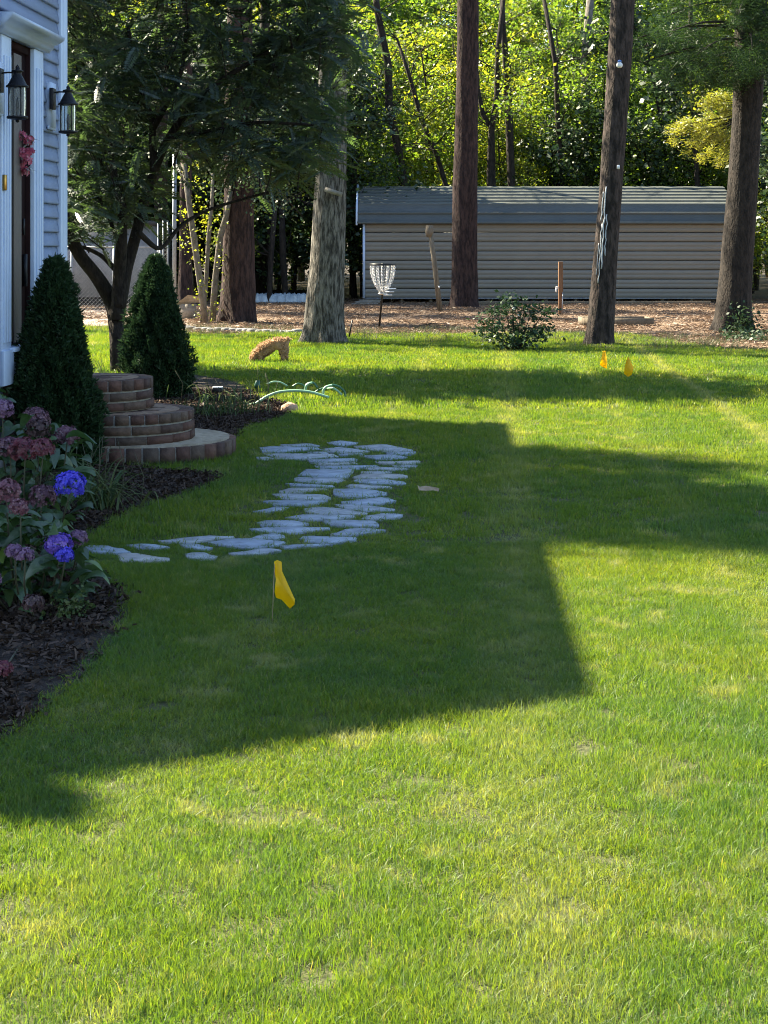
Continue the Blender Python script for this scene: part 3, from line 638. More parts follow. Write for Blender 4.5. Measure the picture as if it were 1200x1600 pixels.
# infill of the two treads and the landing
for (c, R, z_, prevx) in ((c2,.34,.335,0),(c3,.46,.125,0),(c1_,.22,.555,0)):
    me = bmesh_brick(.195,.092,.05); y = -R+.05
    row = 0
    while y < R-.04:
        x = -.8+(row % 2)*.1
        while x < math.sqrt(max(R*R-y*y, .0001))-.05 :
            p = c+u_*x+v_*y
            # skip bricks hidden under the tier above
            if not (z_ < .5 and np.linalg.norm((p-(c1_ if z_ > .2 else c2))) < (.25 if z_ > .2 else .36)) and (p[0] > -2.36):
                inst('brick', me, steps, np.array([p[0], p[1], z_-.0275+rng.uniform(-.001,.001)])-wloc(steps), (0,0,math.atan2(u_[1],u_[0])))
            x += .205
        y += .102; row += 1
# brick pier seen left of the first arborvitae
b = MB()
for i in range(8):
    me = bmesh_brick(.2,.1,.057)
    for j in range(2):
        p = P(6+j*22, 592, 10.95); inst('brick', me, steps, np.array([p[0]+(i % 2)*.05, p[1]-.02, .57-.068*i])-wloc(steps), (0,0,HA+.1))
# ------------------------------------------------------------------ arborvitae
def sprays(name, rfun, hgt, n, mat, size=.05):
    V = np.zeros((n*3,4,3)); k = 0
    for i in range(n):
        z_ = hgt*(1-rng.uniform()**.62)*.99+.01; a_ = rng.uniform(0, 6.283)
        lump = 1+.14*math.sin(a_*3+z_*5)+.13*math.sin(a_*7-z_*11)+.10*math.sin(a_*13+z_*19)
        r = rfun(z_/hgt)*lump*rng.uniform(.72,1.05); p = np.array([r*math.cos(a_), r*math.sin(a_), z_]); o_ = np.array([math.cos(a_), math.sin(a_), 0])
        for q in range(3):
            d = o_*rng.uniform(.35,.9)+np.array([0,0,rng.uniform(.3,1.1)])+rng.normal(0,.4,3); d /= np.linalg.norm(d)
            e = np.cross(d, o_+rng.normal(0,.6,3)); e /= np.linalg.norm(e); l_ = size*rng.uniform(.5,1.25); w_ = l_*.15
            V[k] = [p, p+d*l_*.45-e*w_, p+d*l_, p+d*l_*.5+e*w_]; k += 1
    return quads_mesh(name, V)
def arb(px, py, W, Hh, label, seed, twin=False):
    c = G(px, py); t = thing('arborvitae', label, 'shrub', c, 0, 'arborvitaes beside the steps')
    rf = lambda q: W*(.82+.35*q if q < .25 else (1-(q-.25)/.75)**.62*.9075)+.012
    me = sprays('foliage', rf, Hh, 24000, None, .042); part('foliage', me, MAT['lf_arb'], t, world=False)
    if twin:
        me = sprays('foliage', lambda q: W*.42*(1-q)**.7+.012, .55, 3600, None, .042); o = part('foliage', me, MAT['lf_arb'], t, world=False, loc=(.02,0,Hh-.62)); 
    bb = MB(); bb.lathe([(W*.5,.03),(W*.6,Hh*.3),(W*.38,Hh*.62),(W*.08,Hh*.85),(0,Hh*.88)], (0,0,0), 16); part('inner_shade_foliage', bb, MAT['lf_arb'], t, world=False, smooth=True)
    bb = MB(); bb.tube([(0,0,-.02),(0,0,.2)], .03, 8); part('trunk', bb, MAT['bark_dark'], t, world=False)
    return t
arb(86, 733, .265, 1.40, 'wide dark green arborvitae in front of the door, left of the brick steps', 1, True)
arb(243, 622, .32, 1.40, 'pointed dark green arborvitae behind the brick steps', 2)

# ------------------------------------------------------------------ trees
def roughbark(amp, seed, fur=12):
    def f(i, a, p): return 1+amp*(np.sin(a*fur+seed+np.sin(p[2]*2.3+seed)*2.2)*.5+np.sin(a*fur*1.7-p[2]*3.1+seed)*.3+np.sin(a*3+p[2]*.9+seed)*.55)
    return f
def trunk_from(pxs, Y, n=36, amp=.05, seed=0, flare=1.28, extra_top=None, rings=60):
    """pxs: list of (row, left, right) in the photo; returns builder, list of centre points"""
    pts = [P((l+r)/2, y, Y) for y, l, r in pxs]; rad = [(r-l)/2*Y/F for y, l, r in pxs]
    pts = pts[::-1] if pts[0][2] > pts[-1][2] else pts
    rad = rad[::-1] if pxs[0][0] < pxs[-1][0] else rad
    if extra_top: 
        z2, r2 = extra_top; d = pts[-1]-pts[-2]; k = (z2-pts[-1][2])/d[2]; pts.append(pts[-1]+d*k); rad.append(r2)
    pts = np.array(pts); zt_ = pts[:,2]; zz = np.concatenate([np.linspace(-.05, .6, 10), np.linspace(.7, zt_[-1], rings)])
    X = np.interp(zz, zt_, pts[:,0]); R = np.interp(zz, zt_, rad); R = R*(1+(flare-1)*np.exp(-np.maximum(zz,0)/.22))
    fn = roughbark(amp, seed)
    def f2(i, a, p):
        r = fn(i, a, p); fl = math.exp(-max(p[2],0)/.2); return r+fl*.18*(np.sin(a*5+seed)+.5*np.sin(a*3+seed*2))
    bb = MB(); bb.tube(np.c_[X, np.full(len(zz), Y), zz], R, n, disp=f2); return bb, pts, rad
def needle_cloud(centers, n_per, ln, wd, spread, droop=0.2):
    m = len(centers)*n_per; C = np.repeat(np.asarray(centers), n_per, 0)+rng.normal(0, spread, (m,3)); D = rng.normal(0,1,(m,3)); D[:,2] = D[:,2]*.5-droop; D /= np.linalg.norm(D, axis=1)[:,None]
    E = np.cross(D, rng.normal(0,1,(m,3))); E /= np.linalg.norm(E, axis=1)[:,None]; l_ = (ln*rng.uniform(.6,1.2,m))[:,None]; w_ = wd
    return np.stack([C-E*w_, C+E*w_, C+D*l_], 1)
def leaf_cloud(centers, n_per, size, spread, flat=.5):
    m = len(centers)*n_per; C = np.repeat(np.asarray(centers), n_per, 0)+rng.normal(0, 1, (m,3))*spread
    Nn = rng.normal(0,1,(m,3)); Nn[:,2] = np.abs(Nn[:,2])+flat; Nn /= np.linalg.norm(Nn, axis=1)[:,None]
    D = np.cross(Nn, rng.normal(0,1,(m,3))); D /= np.linalg.norm(D, axis=1)[:,None]; E = np.cross(Nn, D); s_ = (size*rng.uniform(.55,1.2,m))[:,None]
    return np.stack([C, C+D*s_*.5-E*s_*.36, C+D*s_, C+D*s_*.5+E*s_*.36], 1)
def limb(bb, p, d, L_, r, depth, tips, wander=.22, up=.1, n=6, split=(2,3), sub=None):
    pts = [np.array(p, float)]; rad = [r]; d = np.array(d, float); d /= np.linalg.norm(d); st = 5
    for i in range(st):
        d = d+rng.normal(0, wander, 3)*.6+np.array([0,0,up*.3]); d /= np.linalg.norm(d); pts.append(pts[-1]+d*L_/st); rad.append(r*(1-.55*(i+1)/st))
        if depth > 0 and i >= 1 and rng.uniform() < .75:
            e = d+rng.normal(0,.75,3); limb(bb, pts[-1], e, L_*rng.uniform(.4,.62), rad[-1]*.6, depth-1, tips, wander, up, max(4, n-1))
        if depth == 0: tips.append(pts[-1].copy())
    bb.tube(pts, rad, n); tips.append(pts[-1])
    if depth > 0:
        for _ in range(random.choice(split)): limb(bb, pts[-1], d+rng.normal(0,.5,3), L_*rng.uniform(.45,.7), rad[-1]*.8, depth-1, tips, wander, up, max(4, n-1))

# near lawn trees
def crown_pine(t, base, top, z0, rmax, nb, mat, density=18, ln=.22):
    bb = MB(); tips = []; Hh = top
    for i in range(nb):
        z_ = z0+(Hh-z0)*(i/nb); a_ = i*2.4+rng.uniform(-.3,.3); L_ = rmax*(1-.75*(z_-z0)/(Hh-z0))*rng.uniform(.7,1.1); p = np.array([base[0], base[1], z_]); d = np.array([math.cos(a_), math.sin(a_), .12])
        ps = [p+d*L_*q+np.array([0,0,-.25*q*q]) for q in np.linspace(0,1,6)]; bb.tube(ps, np.linspace(.05,.012,6), 5)
        for q in np.linspace(.35,1,8): tips.append(p+d*L_*q+rng.normal(0,.22*L_/2.2,3)*[1,1,.4])
    part('branches', bb, MAT['bark_pine'], t); me = quads_mesh('needles', needle_cloud(tips, density, ln, .012, .16), 3); part('needles', me, mat, t)

def make_pine(pxs, Y, label, seed, bark, ztop, crown=None, amp=.05, group=None, name='pine_tree', flare=1.28):
    c = P((pxs[-1][1]+pxs[-1][2])/2, HZ+H*F/Y, Y); c[2] = 0
    t = thing(name, label, 'tree', c, 0, group)
    bb, pts, rad = trunk_from(pxs, Y, amp=amp, seed=seed, extra_top=(ztop, .09), flare=flare); part('trunk', bb, bark, t, smooth=True)
    return t, pts
t1, p1 = make_pine([(0,715,748),(120,713,747),(300,708,746),(430,706,746),(482,704,748)], 41.5, 'tall straight reddish brown pine trunk in front of the middle of the shed', 1, MAT['bark_red'], 19, flare=1.08)
crown_pine(t1, p1[-1], 19, 10, 3.0, 26, MAT['lf_needle'])
t2, p2 = make_pine([(0,955,991),(100,949,986),(300,937,972),(420,926,964),(541,916,958)], 25.1, 'leaning pine trunk with a pale resin streak, second from the right', 2, MAT['bark_pine'], 16, flare=1.1)
crown_pine(t2, p2[-1], 16, 10.5, 2.4, 20, MAT['lf_needle'])
t3, p3 = make_pine([(0,1150,1198),(180,1144,1189),(300,1137,1183),(420,1126,1176),(520,1116,1172)], 29.2, 'thick dark pine trunk at the right edge with ivy at its foot', 3, MAT['bark_dark'], 16, flare=1.22)
t4, p4 = make_pine([(0,500,540),(100,500,541),(300,491,540),(420,483,538),(537,473,537)], 25.6, 'broad grey furrowed oak trunk with a small board nailed across it', 4, MAT['bark_oak'], 15, amp=.06, name='oak_tree', flare=1.12)
t5, p5 = make_pine([(160,352,396),(300,350,396),(420,347,397),(505,343,400)], 33.0, 'wide red barked pine trunk left of the grey oak beside pale saplings', 5, MAT['bark_red'], 15, flare=1.1)
t6, p6 = make_pine([(200,283,300),(400,280,300),(490,277,301)], 40.0, 'narrow red barked pine trunk behind the white fence pole', 6, MAT['bark_red'], 15)
crown_pine(t5, p5[-1], 15, 7.4, 2.8, 22, MAT['lf_needle'], 30)
t8 = thing('pine_tree', 'pine beyond the house corner, hidden by the house, whose crown shades the lawn edge', 'tree', (-7.6,30.3,0))
bb = MB(); bb.tube([(-7.6,30.3,-.05),(-7.6,30.3,14)], [.2,.05], 10); part('trunk', bb, MAT['bark_pine'], t8, smooth=True); crown_pine(t8, (-7.6,30.3), 14, 6.9, 3.0, 26, MAT['lf_needle'], 34)
# oak crown: above the frame, dapples the lawn
bb = MB(); tips = []
for a_ in range(9): limb(bb, [p4[-1][0]+(rng.uniform(-.1,.1)), 25.6, 6.8+a_*.7], [math.cos(a_*2.4), math.sin(a_*2.4), .5], 2.2, .09, 1, tips)
part('branches', bb, MAT['bark_oak'], t4); part('leaves', quads_mesh('leaves', leaf_cloud(tips, 22, .12, .3)), MAT['lf_forest'], t4)
# oak board, resin streak, gadgets
q = P(521, 300, 25.3); b = MB(); b.box((q[0]-.14,q[1]-.06,q[2]-.035),(q[0]+.14,q[1]-.02,q[2]+.035)); o = part('nailed_board', b, MAT['plank'], t4)
o.data.transform(Matrix.Translation(Vector(q-wloc(t4))) @ Matrix.Rotation(math.radians(18),4,'Y') @ Matrix.Translation(-Vector(q-wloc(t4))))
def streak(t, pts_px, Y, Rpx):
    bb = MB()
    for (x, y0, y1, w_) in pts_px:
        ys = np.linspace(y0, y1, 14); ps = []
        for yy in ys:
            cx = np.interp(yy, [0,100,300,420,541], [973,967.5,954.5,945,937]); hw_ = np.interp(yy, [0,300,541], [18,17.5,21]); off = (x+wob(yy*.15, x)*1.3+(yy-290)*-.06)-cx
            off = max(-hw_*.75, off); dy = math.sqrt(max(hw_*hw_-off*off, 1)); p = P(cx+off, yy, Y); p[1] = Y-dy*Y/F*.985; ps.append(p)
        bb.tube(ps, [w_*(.6+.4*abs(wob(i*1.1, x))) for i in range(14)], 5)
    part('resin_streak', bb, MAT['resin'], t)
streak(t2, [(945,292,420,.014),(941,300,345,.011),(949,335,400,.010),(942,350,442,.010),(938,380,430,.007)], 25.1, 18)
q = P(966, 103, 24.9); sc_ = thing('security_camera', 'small white camera mounted on the leaning pine trunk', 'camera', q)
b = MB(); b.lathe([(0,-.045),(.03,-.04),(.045,-.02),(.045,.015),(.03,.03),(.02,.04)], q-[0,.14,.0], 16); part('housing', b, MAT['whitep'], sc_, smooth=True)
b = MB(); b.lathe([(.0,.075),(.025,.07),(.03,.04),(.0,.04)], q-[0,.14,.0], 14); part('mount', b, M('blue_mount', (.1,.2,.5), None), sc_, smooth=True)
q = P(966, 261, 24.85); b = MB(); b.box((q[0]-.02,q[1]-.02,q[2]-.03),(q[0]+.02,q[1],q[2]+.03)); part('trunk_tag', b, MAT['whitep'], t2)
# right pine foliage in view
tips = []; bb = MB()
for k in range(46):
    a_ = rng.uniform(-2.9, -.2) if k % 3 else rng.uniform(0, 6.28)
    px, py = rng.uniform(965,1230), rng.uniform(-60,150)
    Y = rng.uniform(26.3, 29.5); e = P(px, py, Y); s0 = P(1172, min(py-20, 140), 29.2); ps = [s0+(e-s0)*q+np.array([0,0,.18*math.sin(q*3)]) for q in np.linspace(0,1,7)]
    bb.tube(ps, np.linspace(.03,.006,7), 5)
    for q in np.linspace(.3,1.05,11): tips.append(s0+(e-s0)*q+rng.normal(0,.1,3))
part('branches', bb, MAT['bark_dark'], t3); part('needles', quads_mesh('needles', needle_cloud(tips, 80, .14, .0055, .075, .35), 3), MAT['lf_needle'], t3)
tips = []; bb = MB()
for (ex, ey, ey2) in [(1038,205,185),(1050,215,190),(1075,232,195),(1100,245,200),(1062,196,180),(1090,210,185),(1120,258,210),(1095,160,165),(1110,150,160),(1125,175,170),(1085,225,190)]:
    s0 = P(1150, ey2, 31.5); e = P(ex, ey, 31.5+rng.uniform(-.4,.4)); ps = [s0+(e-s0)*q for q in np.linspace(0,1,6)]; bb.tube(ps, np.linspace(.02,.005,6), 5)
    for q in np.linspace(.25,1,10): tips.append(s0+(e-s0)*q+rng.normal(0,.05,3))
ty = thing('young_pine', 'sunlit yellow green young pine boughs behind the right pine trunk', 'tree', (P(1158,300,31.6)[0], 31.6, 0))
q = MB(); q.tube([(P(1158,300,31.6)[0],31.6,0),(P(1156,250,31.6)[0],31.6,2),(P(1150,150,31.6)[0],31.6,4.6)], [.06,.05,.02], 8); part('trunk', q, MAT['bark_dark'], ty); part('branches', bb, MAT['bark_dark'], ty)
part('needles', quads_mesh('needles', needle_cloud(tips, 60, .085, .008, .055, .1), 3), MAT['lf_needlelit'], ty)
# red pine dark foliage (hangs at x 380-480)
tips = []; bb = MB()
for k in range(34):
    e = P(rng.uniform(330,500), rng.uniform(150,340), rng.uniform(31.5,34.5)); s0 = P(374, min(e[2]*0+rng.uniform(120,250), 300), 33); ps = [s0+(e-s0)*q for q in np.linspace(0,1,5)]; bb.tube(ps, np.linspace(.03,.006,5), 5)
    for q in np.linspace(.3,1,7): tips.append(s0+(e-s0)*q+rng.normal(0,.12,3))
part('branches', bb, MAT['bark_dark'], t5); part('leaves', quads_mesh('leaves', leaf_cloud(tips, 26, .075, .17, .2)), MAT['lf_dark'], t5)
# pale saplings with vine
for k, (path_, label) in enumerate([([(322,505,5),(314,450,5.5),(304,380,5),(296,320,4.5),(287,255,4)], 'pale crooked sapling trunk leftmost of three beside the red pine'),
                         ([(316,500,4),(322,440,3.5),(326,370,3.5),(331,320,3),(333,270,2.5)], 'thin pale sapling trunk wrapped with vine between two pale trunks'),
                         ([(332,508,5.5),(336,440,5),(344,370,5),(354,335,4.5),(362,290,3.5)], 'pale leaning sapling trunk touching the red pine')]):
    Y = 32.2+.25*k; t = thing('sapling', label, 'tree', G(path_[0][0], HZ+H*F/Y), 0, 'pale saplings by the red pine'); bb = MB(); ps = [P(x, y, Y) for x, y, r in path_]; ps[0][2] = -.02
    bb.tube(ps, [r*Y/F for x, y, r in path_], 10, disp=roughbark(.08, k, 5)); part('trunk', bb, MAT['bark_pale'], t, smooth=True)
    cs = [ps[0]+(ps[2]-ps[0])*q+rng.normal(0,.06,3) for q in np.linspace(.05,1.3,16)]+[P(rng.uniform(285,325), rng.uniform(255,400), Y+.3) for _ in range(14)]
    part('leaves', quads_mesh('leaves', leaf_cloud(cs, 9, .06, .07)), MAT['lf_yellow'], t)

# ornamental tree with feathery fronds
OT = 19.6
ot = thing('feathery_tree', 'small multi stemmed tree with feathery blue green fronds spreading over the bed', 'tree', G(183, HZ+H*F/OT))
bb = MB(); tips = []
stems = [([(184,582,12),(183,520,12),(178,475,13),(150,430,11),(120,395,10),(97,330,8.5),(80,270,7),(60,190,5),(45,100,4)],0),
         ([(184,500,12),(186,440,10),(190,380,9),(192,330,7),(180,280,5),(172,230,4)],0),
         ([(186,480,12),(198,420,9),(212,370,9),(224,320,8.5),(240,270,7.5),(262,215,6),(300,165,5),(340,128,4.5),(420,80,3)],0),
         ([(240,270,6),(238,200,6),(240,190,6),(225,160,4),(208,110,3.5),(200,40,3)],0),([(240,200,5),(262,160,4),(285,110,3),(292,40,2.5)],0),
         ([(215,362,5),(250,395,3.5),(282,350,3),(330,325,2.5),(420,300,2)],0),([(184,425,5),(160,400,3.5),(130,385,3),(105,388,2)],0),([(262,215,4.5),(330,205,3.5),(400,190,3),(490,195,2)],0),
         ([(186,380,4),(170,340,3),(150,300,2.5),(120,270,2)],0)]
for k, (ph, _) in enumerate(stems):
    ps = []; 
    for i, (x, y, r) in enumerate(ph): ps.append(P(x, y, OT+(0 if i < 2 and k < 3 else .25*math.sin(k*2.3+i*.9))))
    if k == 0: ps[0][2] = -.03
    # smooth the path
    ps = np.array(ps); tt = np.linspace(0, len(ps)-1, len(ps)*4); ps2 = np.stack([np.interp(tt, range(len(ps)), ps[:,j]) for j in range(3)], 1)
    for _ in range(2): ps2[1:-1] = (ps2[:-2]+ps2[1:-1]*2+ps2[2:])/4
    rr = np.interp(tt, range(len(ps)), [r*OT/F for x, y, r in ph]); bb.tube(ps2, rr, 12, disp=roughbark(.06, k, 6))
part('trunk', bb, MAT['bark_dark'], ot, smooth=True)
def frond_mesh(L_, n=11, lw=.011, ll=.045):
    V = []; 
    for i in range(n):
        t_ = (i+1)/(n+.5); c = np.array([L_*t_, 0, -.25*L_*t_*t_]); l_ = ll*math.sin(math.pi*(.15+.8*t_))**.7
        for s_ in (-1,1):
            d = np.array([.45, s_*1.0, -.25+rng.normal(0,.08)]); d /= np.linalg.norm(d); e = np.array([1,-s_*.35,0])*lw*1.4; V.append([c, c+d*l_*.5-e, c+d*l_, c+d*l_*.5+e])
    V.append([(0,0.002,0),(L_*.5,.002,-.0625*L_),(L_,0,-.25*L_),(L_*.5,-.002,-.0625*L_)])
    return np.array(V)
FR = [frond_mesh(.36, 12, .012, .07) for _ in range(4)]
def fronds(cents, per, spread, outdir):
    out = []
    for c in cents:
        for _ in range(per):
            p = np.asarray(c)+rng.normal(0,1,3)*spread; a_ = rng.uniform(0,6.28); t_ = rng.normal(-.1,.35); r = rng.normal(0,.35); s_ = rng.uniform(.7,1.25)
            R = np.array((Matrix.Rotation(a_,3,'Z') @ Matrix.Rotation(-t_,3,'Y') @ Matrix.Rotation(r,3,'X'))); out.append((FR[rng.integers(4)]*s_) @ R.T+p)
    return np.concatenate(out)
cents = []
# region of the canopy as the photograph shows it, thick layer front to back
while len(cents) < 430:
    x, y = rng.uniform(60,560), rng.uniform(-150,345)
    lim = np.interp(x, [60,105,200,260,300,400,480,530,560], [360,345,300,235,240,260,265,200,80])
    if y > lim: continue
    if y > 165 and 255 < x < 330 and rng.uniform() < .5: continue
    hole = math.sin(x*.031+1.3)*math.sin(y*.037+.7)+.4*math.sin(x*.09+y*.07)
    if hole > .32 and y > -40: continue
    cents.append(P(x, y, OT+rng.uniform(-1.3,1.5)))
lows = [P(rng.uniform(106,240), rng.uniform(270,348), OT+rng.uniform(-.5,.8)) for _ in range(20)]; V = fronds(cents+lows, 12, [.16,.25,.12], None); part('fronds', quads_mesh('fronds', V), MAT['lf_frond'], ot)
twigs = MB()
for c in cents[::2]: 
    s0 = c+np.array([rng.normal(0,.15), rng.normal(0,.2), -rng.uniform(.2,.5)]); s0 = s0*.6+.4*np.array([c[0]*.8-.4, OT, c[2]-.4]); twigs.tube([s0, (s0+c)/2+rng.normal(0,.03,3), c], [.010,.007,.004], 4, cap=False)
part('twigs', twigs, MAT['bark_dark'], ot, kind='stuff')

# ------------------------------------------------------------------ woods behind
def forest_tree(k, hgt, spread, mat, bark, nclu, lsize=.18, per=46):
    bb = MB(); tips = []; d = np.array([rng.normal(0,.06), rng.normal(0,.06), 1]); pts = [np.zeros(3)]
    for i in range(10): d = d+rng.normal(0,.05,3); d[2] = 1; pts.append(pts[-1]+d/np.linalg.norm(d)*hgt/10)
    bb.tube(pts, np.linspace(.13,.03,11)*hgt/11, 8, disp=roughbark(.08,k,5))
    for i in range(2, 11):
        for _ in range(3):
            a_ = rng.uniform(0,6.28); limb(bb, pts[i], [math.cos(a_), math.sin(a_), rng.uniform(.1,.8)], spread*rng.uniform(.5,1)*(1-.3*abs(i-5)/5), .035, 1, tips, n=5)
    tips = [tips[i] for i in rng.permutation(len(tips))[:nclu]]
    for _ in range(nclu//6): tips.append(np.array([rng.normal(0,spread*.6), rng.normal(0,spread*.6), rng.uniform(.8,hgt)]))
    t = thing('broadleaf_tree', ['tall green broadleaf tree in the dense woods behind the yard','tallest dense green broadleaf tree of the woods','yellow green broadleaf tree glowing in the woods','pale trunked green broadleaf tree in the woods','low dark green understorey tree at the edge of the woods','small bushy green tree at the edge of the woods'][k], 'tree', (0,0,0), 0, 'trees of the woods behind the yard')
    part('trunk', bb, bark, t, world=False, smooth=True)
    part('leaves', quads_mesh('leaves', leaf_cloud(tips, per, lsize, [.30,.30,.24])), mat, t, world=False); return t
protos = [forest_tree(0, 12, 2.6, MAT['lf_forest'], MAT['bark_dark'], 200), forest_tree(1, 14, 2.8, MAT['lf_forest'], MAT['bark_dark'], 230), forest_tree(2, 10, 2.4, MAT['lf_yellow'], MAT['bark_dark'], 150),
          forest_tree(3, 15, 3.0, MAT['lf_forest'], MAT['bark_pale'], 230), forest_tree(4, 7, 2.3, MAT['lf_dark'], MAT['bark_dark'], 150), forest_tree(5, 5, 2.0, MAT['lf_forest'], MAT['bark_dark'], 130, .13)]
used = [False]*6
def plant(k, x, y, rz, s=1.0):
    if not used[k]: o = protos[k]; used[k] = True
    else: o = copy_tree(protos[k])
    o.location = (x, y, 0); o.rotation_euler = (0,0,rz); o.scale = (s,s,s); px = x/y*F+600
    zone = 'behind the feathery tree' if px < 330 else 'left of the shed' if px < 560 else 'above the left of the shed' if px < 740 else 'above the middle of the shed' if px < 930 else 'above the right of the shed' if px < 1150 else 'beyond the right pine'
    row = 'at the front of the woods' if y < 52.5 else 'in the middle of the woods' if y < 64 else 'deep in the woods'
    o['label'] = ['tall green tree','tallest green tree','yellow green tree','pale trunked green tree','low dark green tree','small bushy green tree'][k]+' '+row+' '+zone; return o
HK = [12,14,10,15,7,5]
for (Y, step, h_, kinds) in ((50.6, 2.1, 4.6, [5,2,5,4,2]), (54.0, 2.6, 7.2, [2,5,0,2]), (58.5, 3.0, 9.6, [0,2,1,2]), (63.5, 3.2, 11.6, [1,2,0]), (69.5, 3.3, 13.2, [3,2,1]), (77, 3.5, 14.6, [1,3,2]), (86, 3.6, 16, [3,1]), (97, 3.8, 17.5, [1,3])):
    x = -Y*.27; i = 0
    while x < Y*.29:
        k = kinds[(i*7+int(Y)) % len(kinds)]; xx = x+rng.uniform(-.6,.6); yy = Y+rng.uniform(-1.0,1.0)
        if Y < 52 and -1.5 < xx < 9.8: yy = 51.2+abs(rng.normal(0,.3))
        plant(k, xx, yy, rng.uniform(0,6.28), h_*rng.uniform(.8,1.2)/HK[k]); x += step*rng.uniform(.75,1.25); i += 1
for (x, y, hh_, rr_) in ((-9.5,46,17,3.0),(-12.5,50,18,3.2),(-15,45,17,3.2),(-6.0,44.5,16,2.4),(-3.6,49,17,3.0),(-8.6,41.5,16,2.6),(-12,43,17,3.0)):  # pines added so their crowns above the frame shade the straw
    t = thing('pine_tree', 'tall pine in the dark woods at left, added so its high crown shades the pine straw', 'tree', (x,y,0), 0, 'added shade pines in the dark woods'); bb = MB(); bb.tube([(x,y,-.05),(x+.1,y,hh_*.5),(x,y,hh_)], [.2,.14,.03], 10, disp=roughbark(.08,x,5)); part('trunk', bb, MAT['bark_dark'], t, smooth=True); crown_pine(t, (x,y), hh_, 8.6, rr_, 30, MAT['lf_needle'], 34)
# darker understory left of the shed and right edge
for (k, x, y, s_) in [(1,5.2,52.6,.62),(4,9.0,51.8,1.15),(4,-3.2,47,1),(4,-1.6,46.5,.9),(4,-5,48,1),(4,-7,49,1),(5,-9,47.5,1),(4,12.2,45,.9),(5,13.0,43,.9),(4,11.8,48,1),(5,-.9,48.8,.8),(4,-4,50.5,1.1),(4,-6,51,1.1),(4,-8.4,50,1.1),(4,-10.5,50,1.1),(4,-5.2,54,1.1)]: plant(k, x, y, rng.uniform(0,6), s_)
# thin bare trunks that show against the bright leaves
for k, (ps_, Y) in enumerate([([(632,295,7),(622,230,7),(608,170,6),(606,100,6),(590,20,5),(580,-60,4)],49),([(800,300,6),(795,180,6),(792,120,6),(786,40,4),(783,-40,4)],50),([(765,280,5),(768,200,5),(776,150,4),(778,80,4),(790,-30,3)],49.5),
        ([(768,200,5),(755,180,4),(747,140,3),(742,60,3),(738,-20,2)],49.6),([(918,300,8),(916,180,8),(914,90,7),(925,-30,6)],53),([(700,300,4),(682,240,4),(660,190,4),(640,120,3),(620,60,2)],49.2),([(446,470,5),(442,400,5),(440,320,5)],46),
        ([(420,470,4),(424,400,4),(430,320,4)],45),([(554,470,5),(550,400,5),(552,300,5),(556,200,4)],49),([(1090,300,4),(1085,200,4),(1078,80,4),(1080,-30,3)],49.5),([(880,300,4),(872,200,4),(868,100,4),(850,0,3)],51)]):
    c = P(ps_[0][0], 300, Y); t = thing('slender_tree', ['curving','forked','straight','thin','pale','leaning','dark','narrow','bare','distant','slim'][k]+' tree trunk among the leaves '+['left of the tall middle pine','right of the tall middle pine above the shed','just right of the middle pine','touching the right side of the middle pine','behind the leaning pine, greyish','slanting to the left above the shed roof','in the dark woods right of the red pine','nearest the red pine in the dark woods','in the shadow at the left end of the shed','between the two right pines','left of the leaning pine'][k], 'tree', (c[0], c[1], 0), 0, 'slender trunks of the woods')
    pts = [P(x, y, Y) for x, y, r in ps_]; pts.insert(0, np.array([pts[0][0]+.1, Y, -.05])); rr = [ps_[0][2]*1.15]+[r for x, y, r in ps_]; bb = MB()
    bb.tube(pts, [r*Y/F for r in rr], 8, disp=roughbark(.1,k,4)); tips = []
    for q in range(2, len(pts)):
        for _ in range(2): limb(bb, pts[q], [rng.normal(0,1), rng.normal(0,.5), .5], 1.3, .022, 1, tips, n=4)
    part('trunk', bb, MAT['bark_pale' if k == 4 else 'bark_dark'], t, smooth=True)
    part('leaves', quads_mesh('leaves', leaf_cloud(tips[:70], 8, .12, .22)), MAT['lf_yellow'] if k % 2 else MAT['lf_forest'], t)
# tall spruces beyond the house, out of frame: they shade the lawn
def spruce(x, y, hgt, R, label):
    t = thing('spruce_tree', label, 'tree', (x,y,0), 0, 'spruces beyond the house'); bb = MB(); bb.tube([(x,y,0),(x,y,hgt)], [.22,.02], 8); part('trunk', bb, MAT['bark_dark'], t); cs = []
    for i in range(int((950 if R > 2 else 300)*hgt/15)):
        z_ = 1.5+(hgt-1.5)*rng.uniform()**.75; a_ = rng.uniform(0,6.28); r = R*(1-z_/hgt)**.8*rng.uniform(.1,1.05); cs.append((x+r*math.cos(a_), y+r*math.sin(a_), z_-.15*r))
    part('needles', quads_mesh('needles', leaf_cloud(cs, 26, .2, [.26,.26,.15])), MAT['lf_dark'], t)
spruce(-10.9, 16.55, 17.8, 4.2, 'tall spruce beyond the house whose tip shades the lawn')
spruce(-12.2, 19.45, 16.6, .75, 'thin spruce beyond the house')

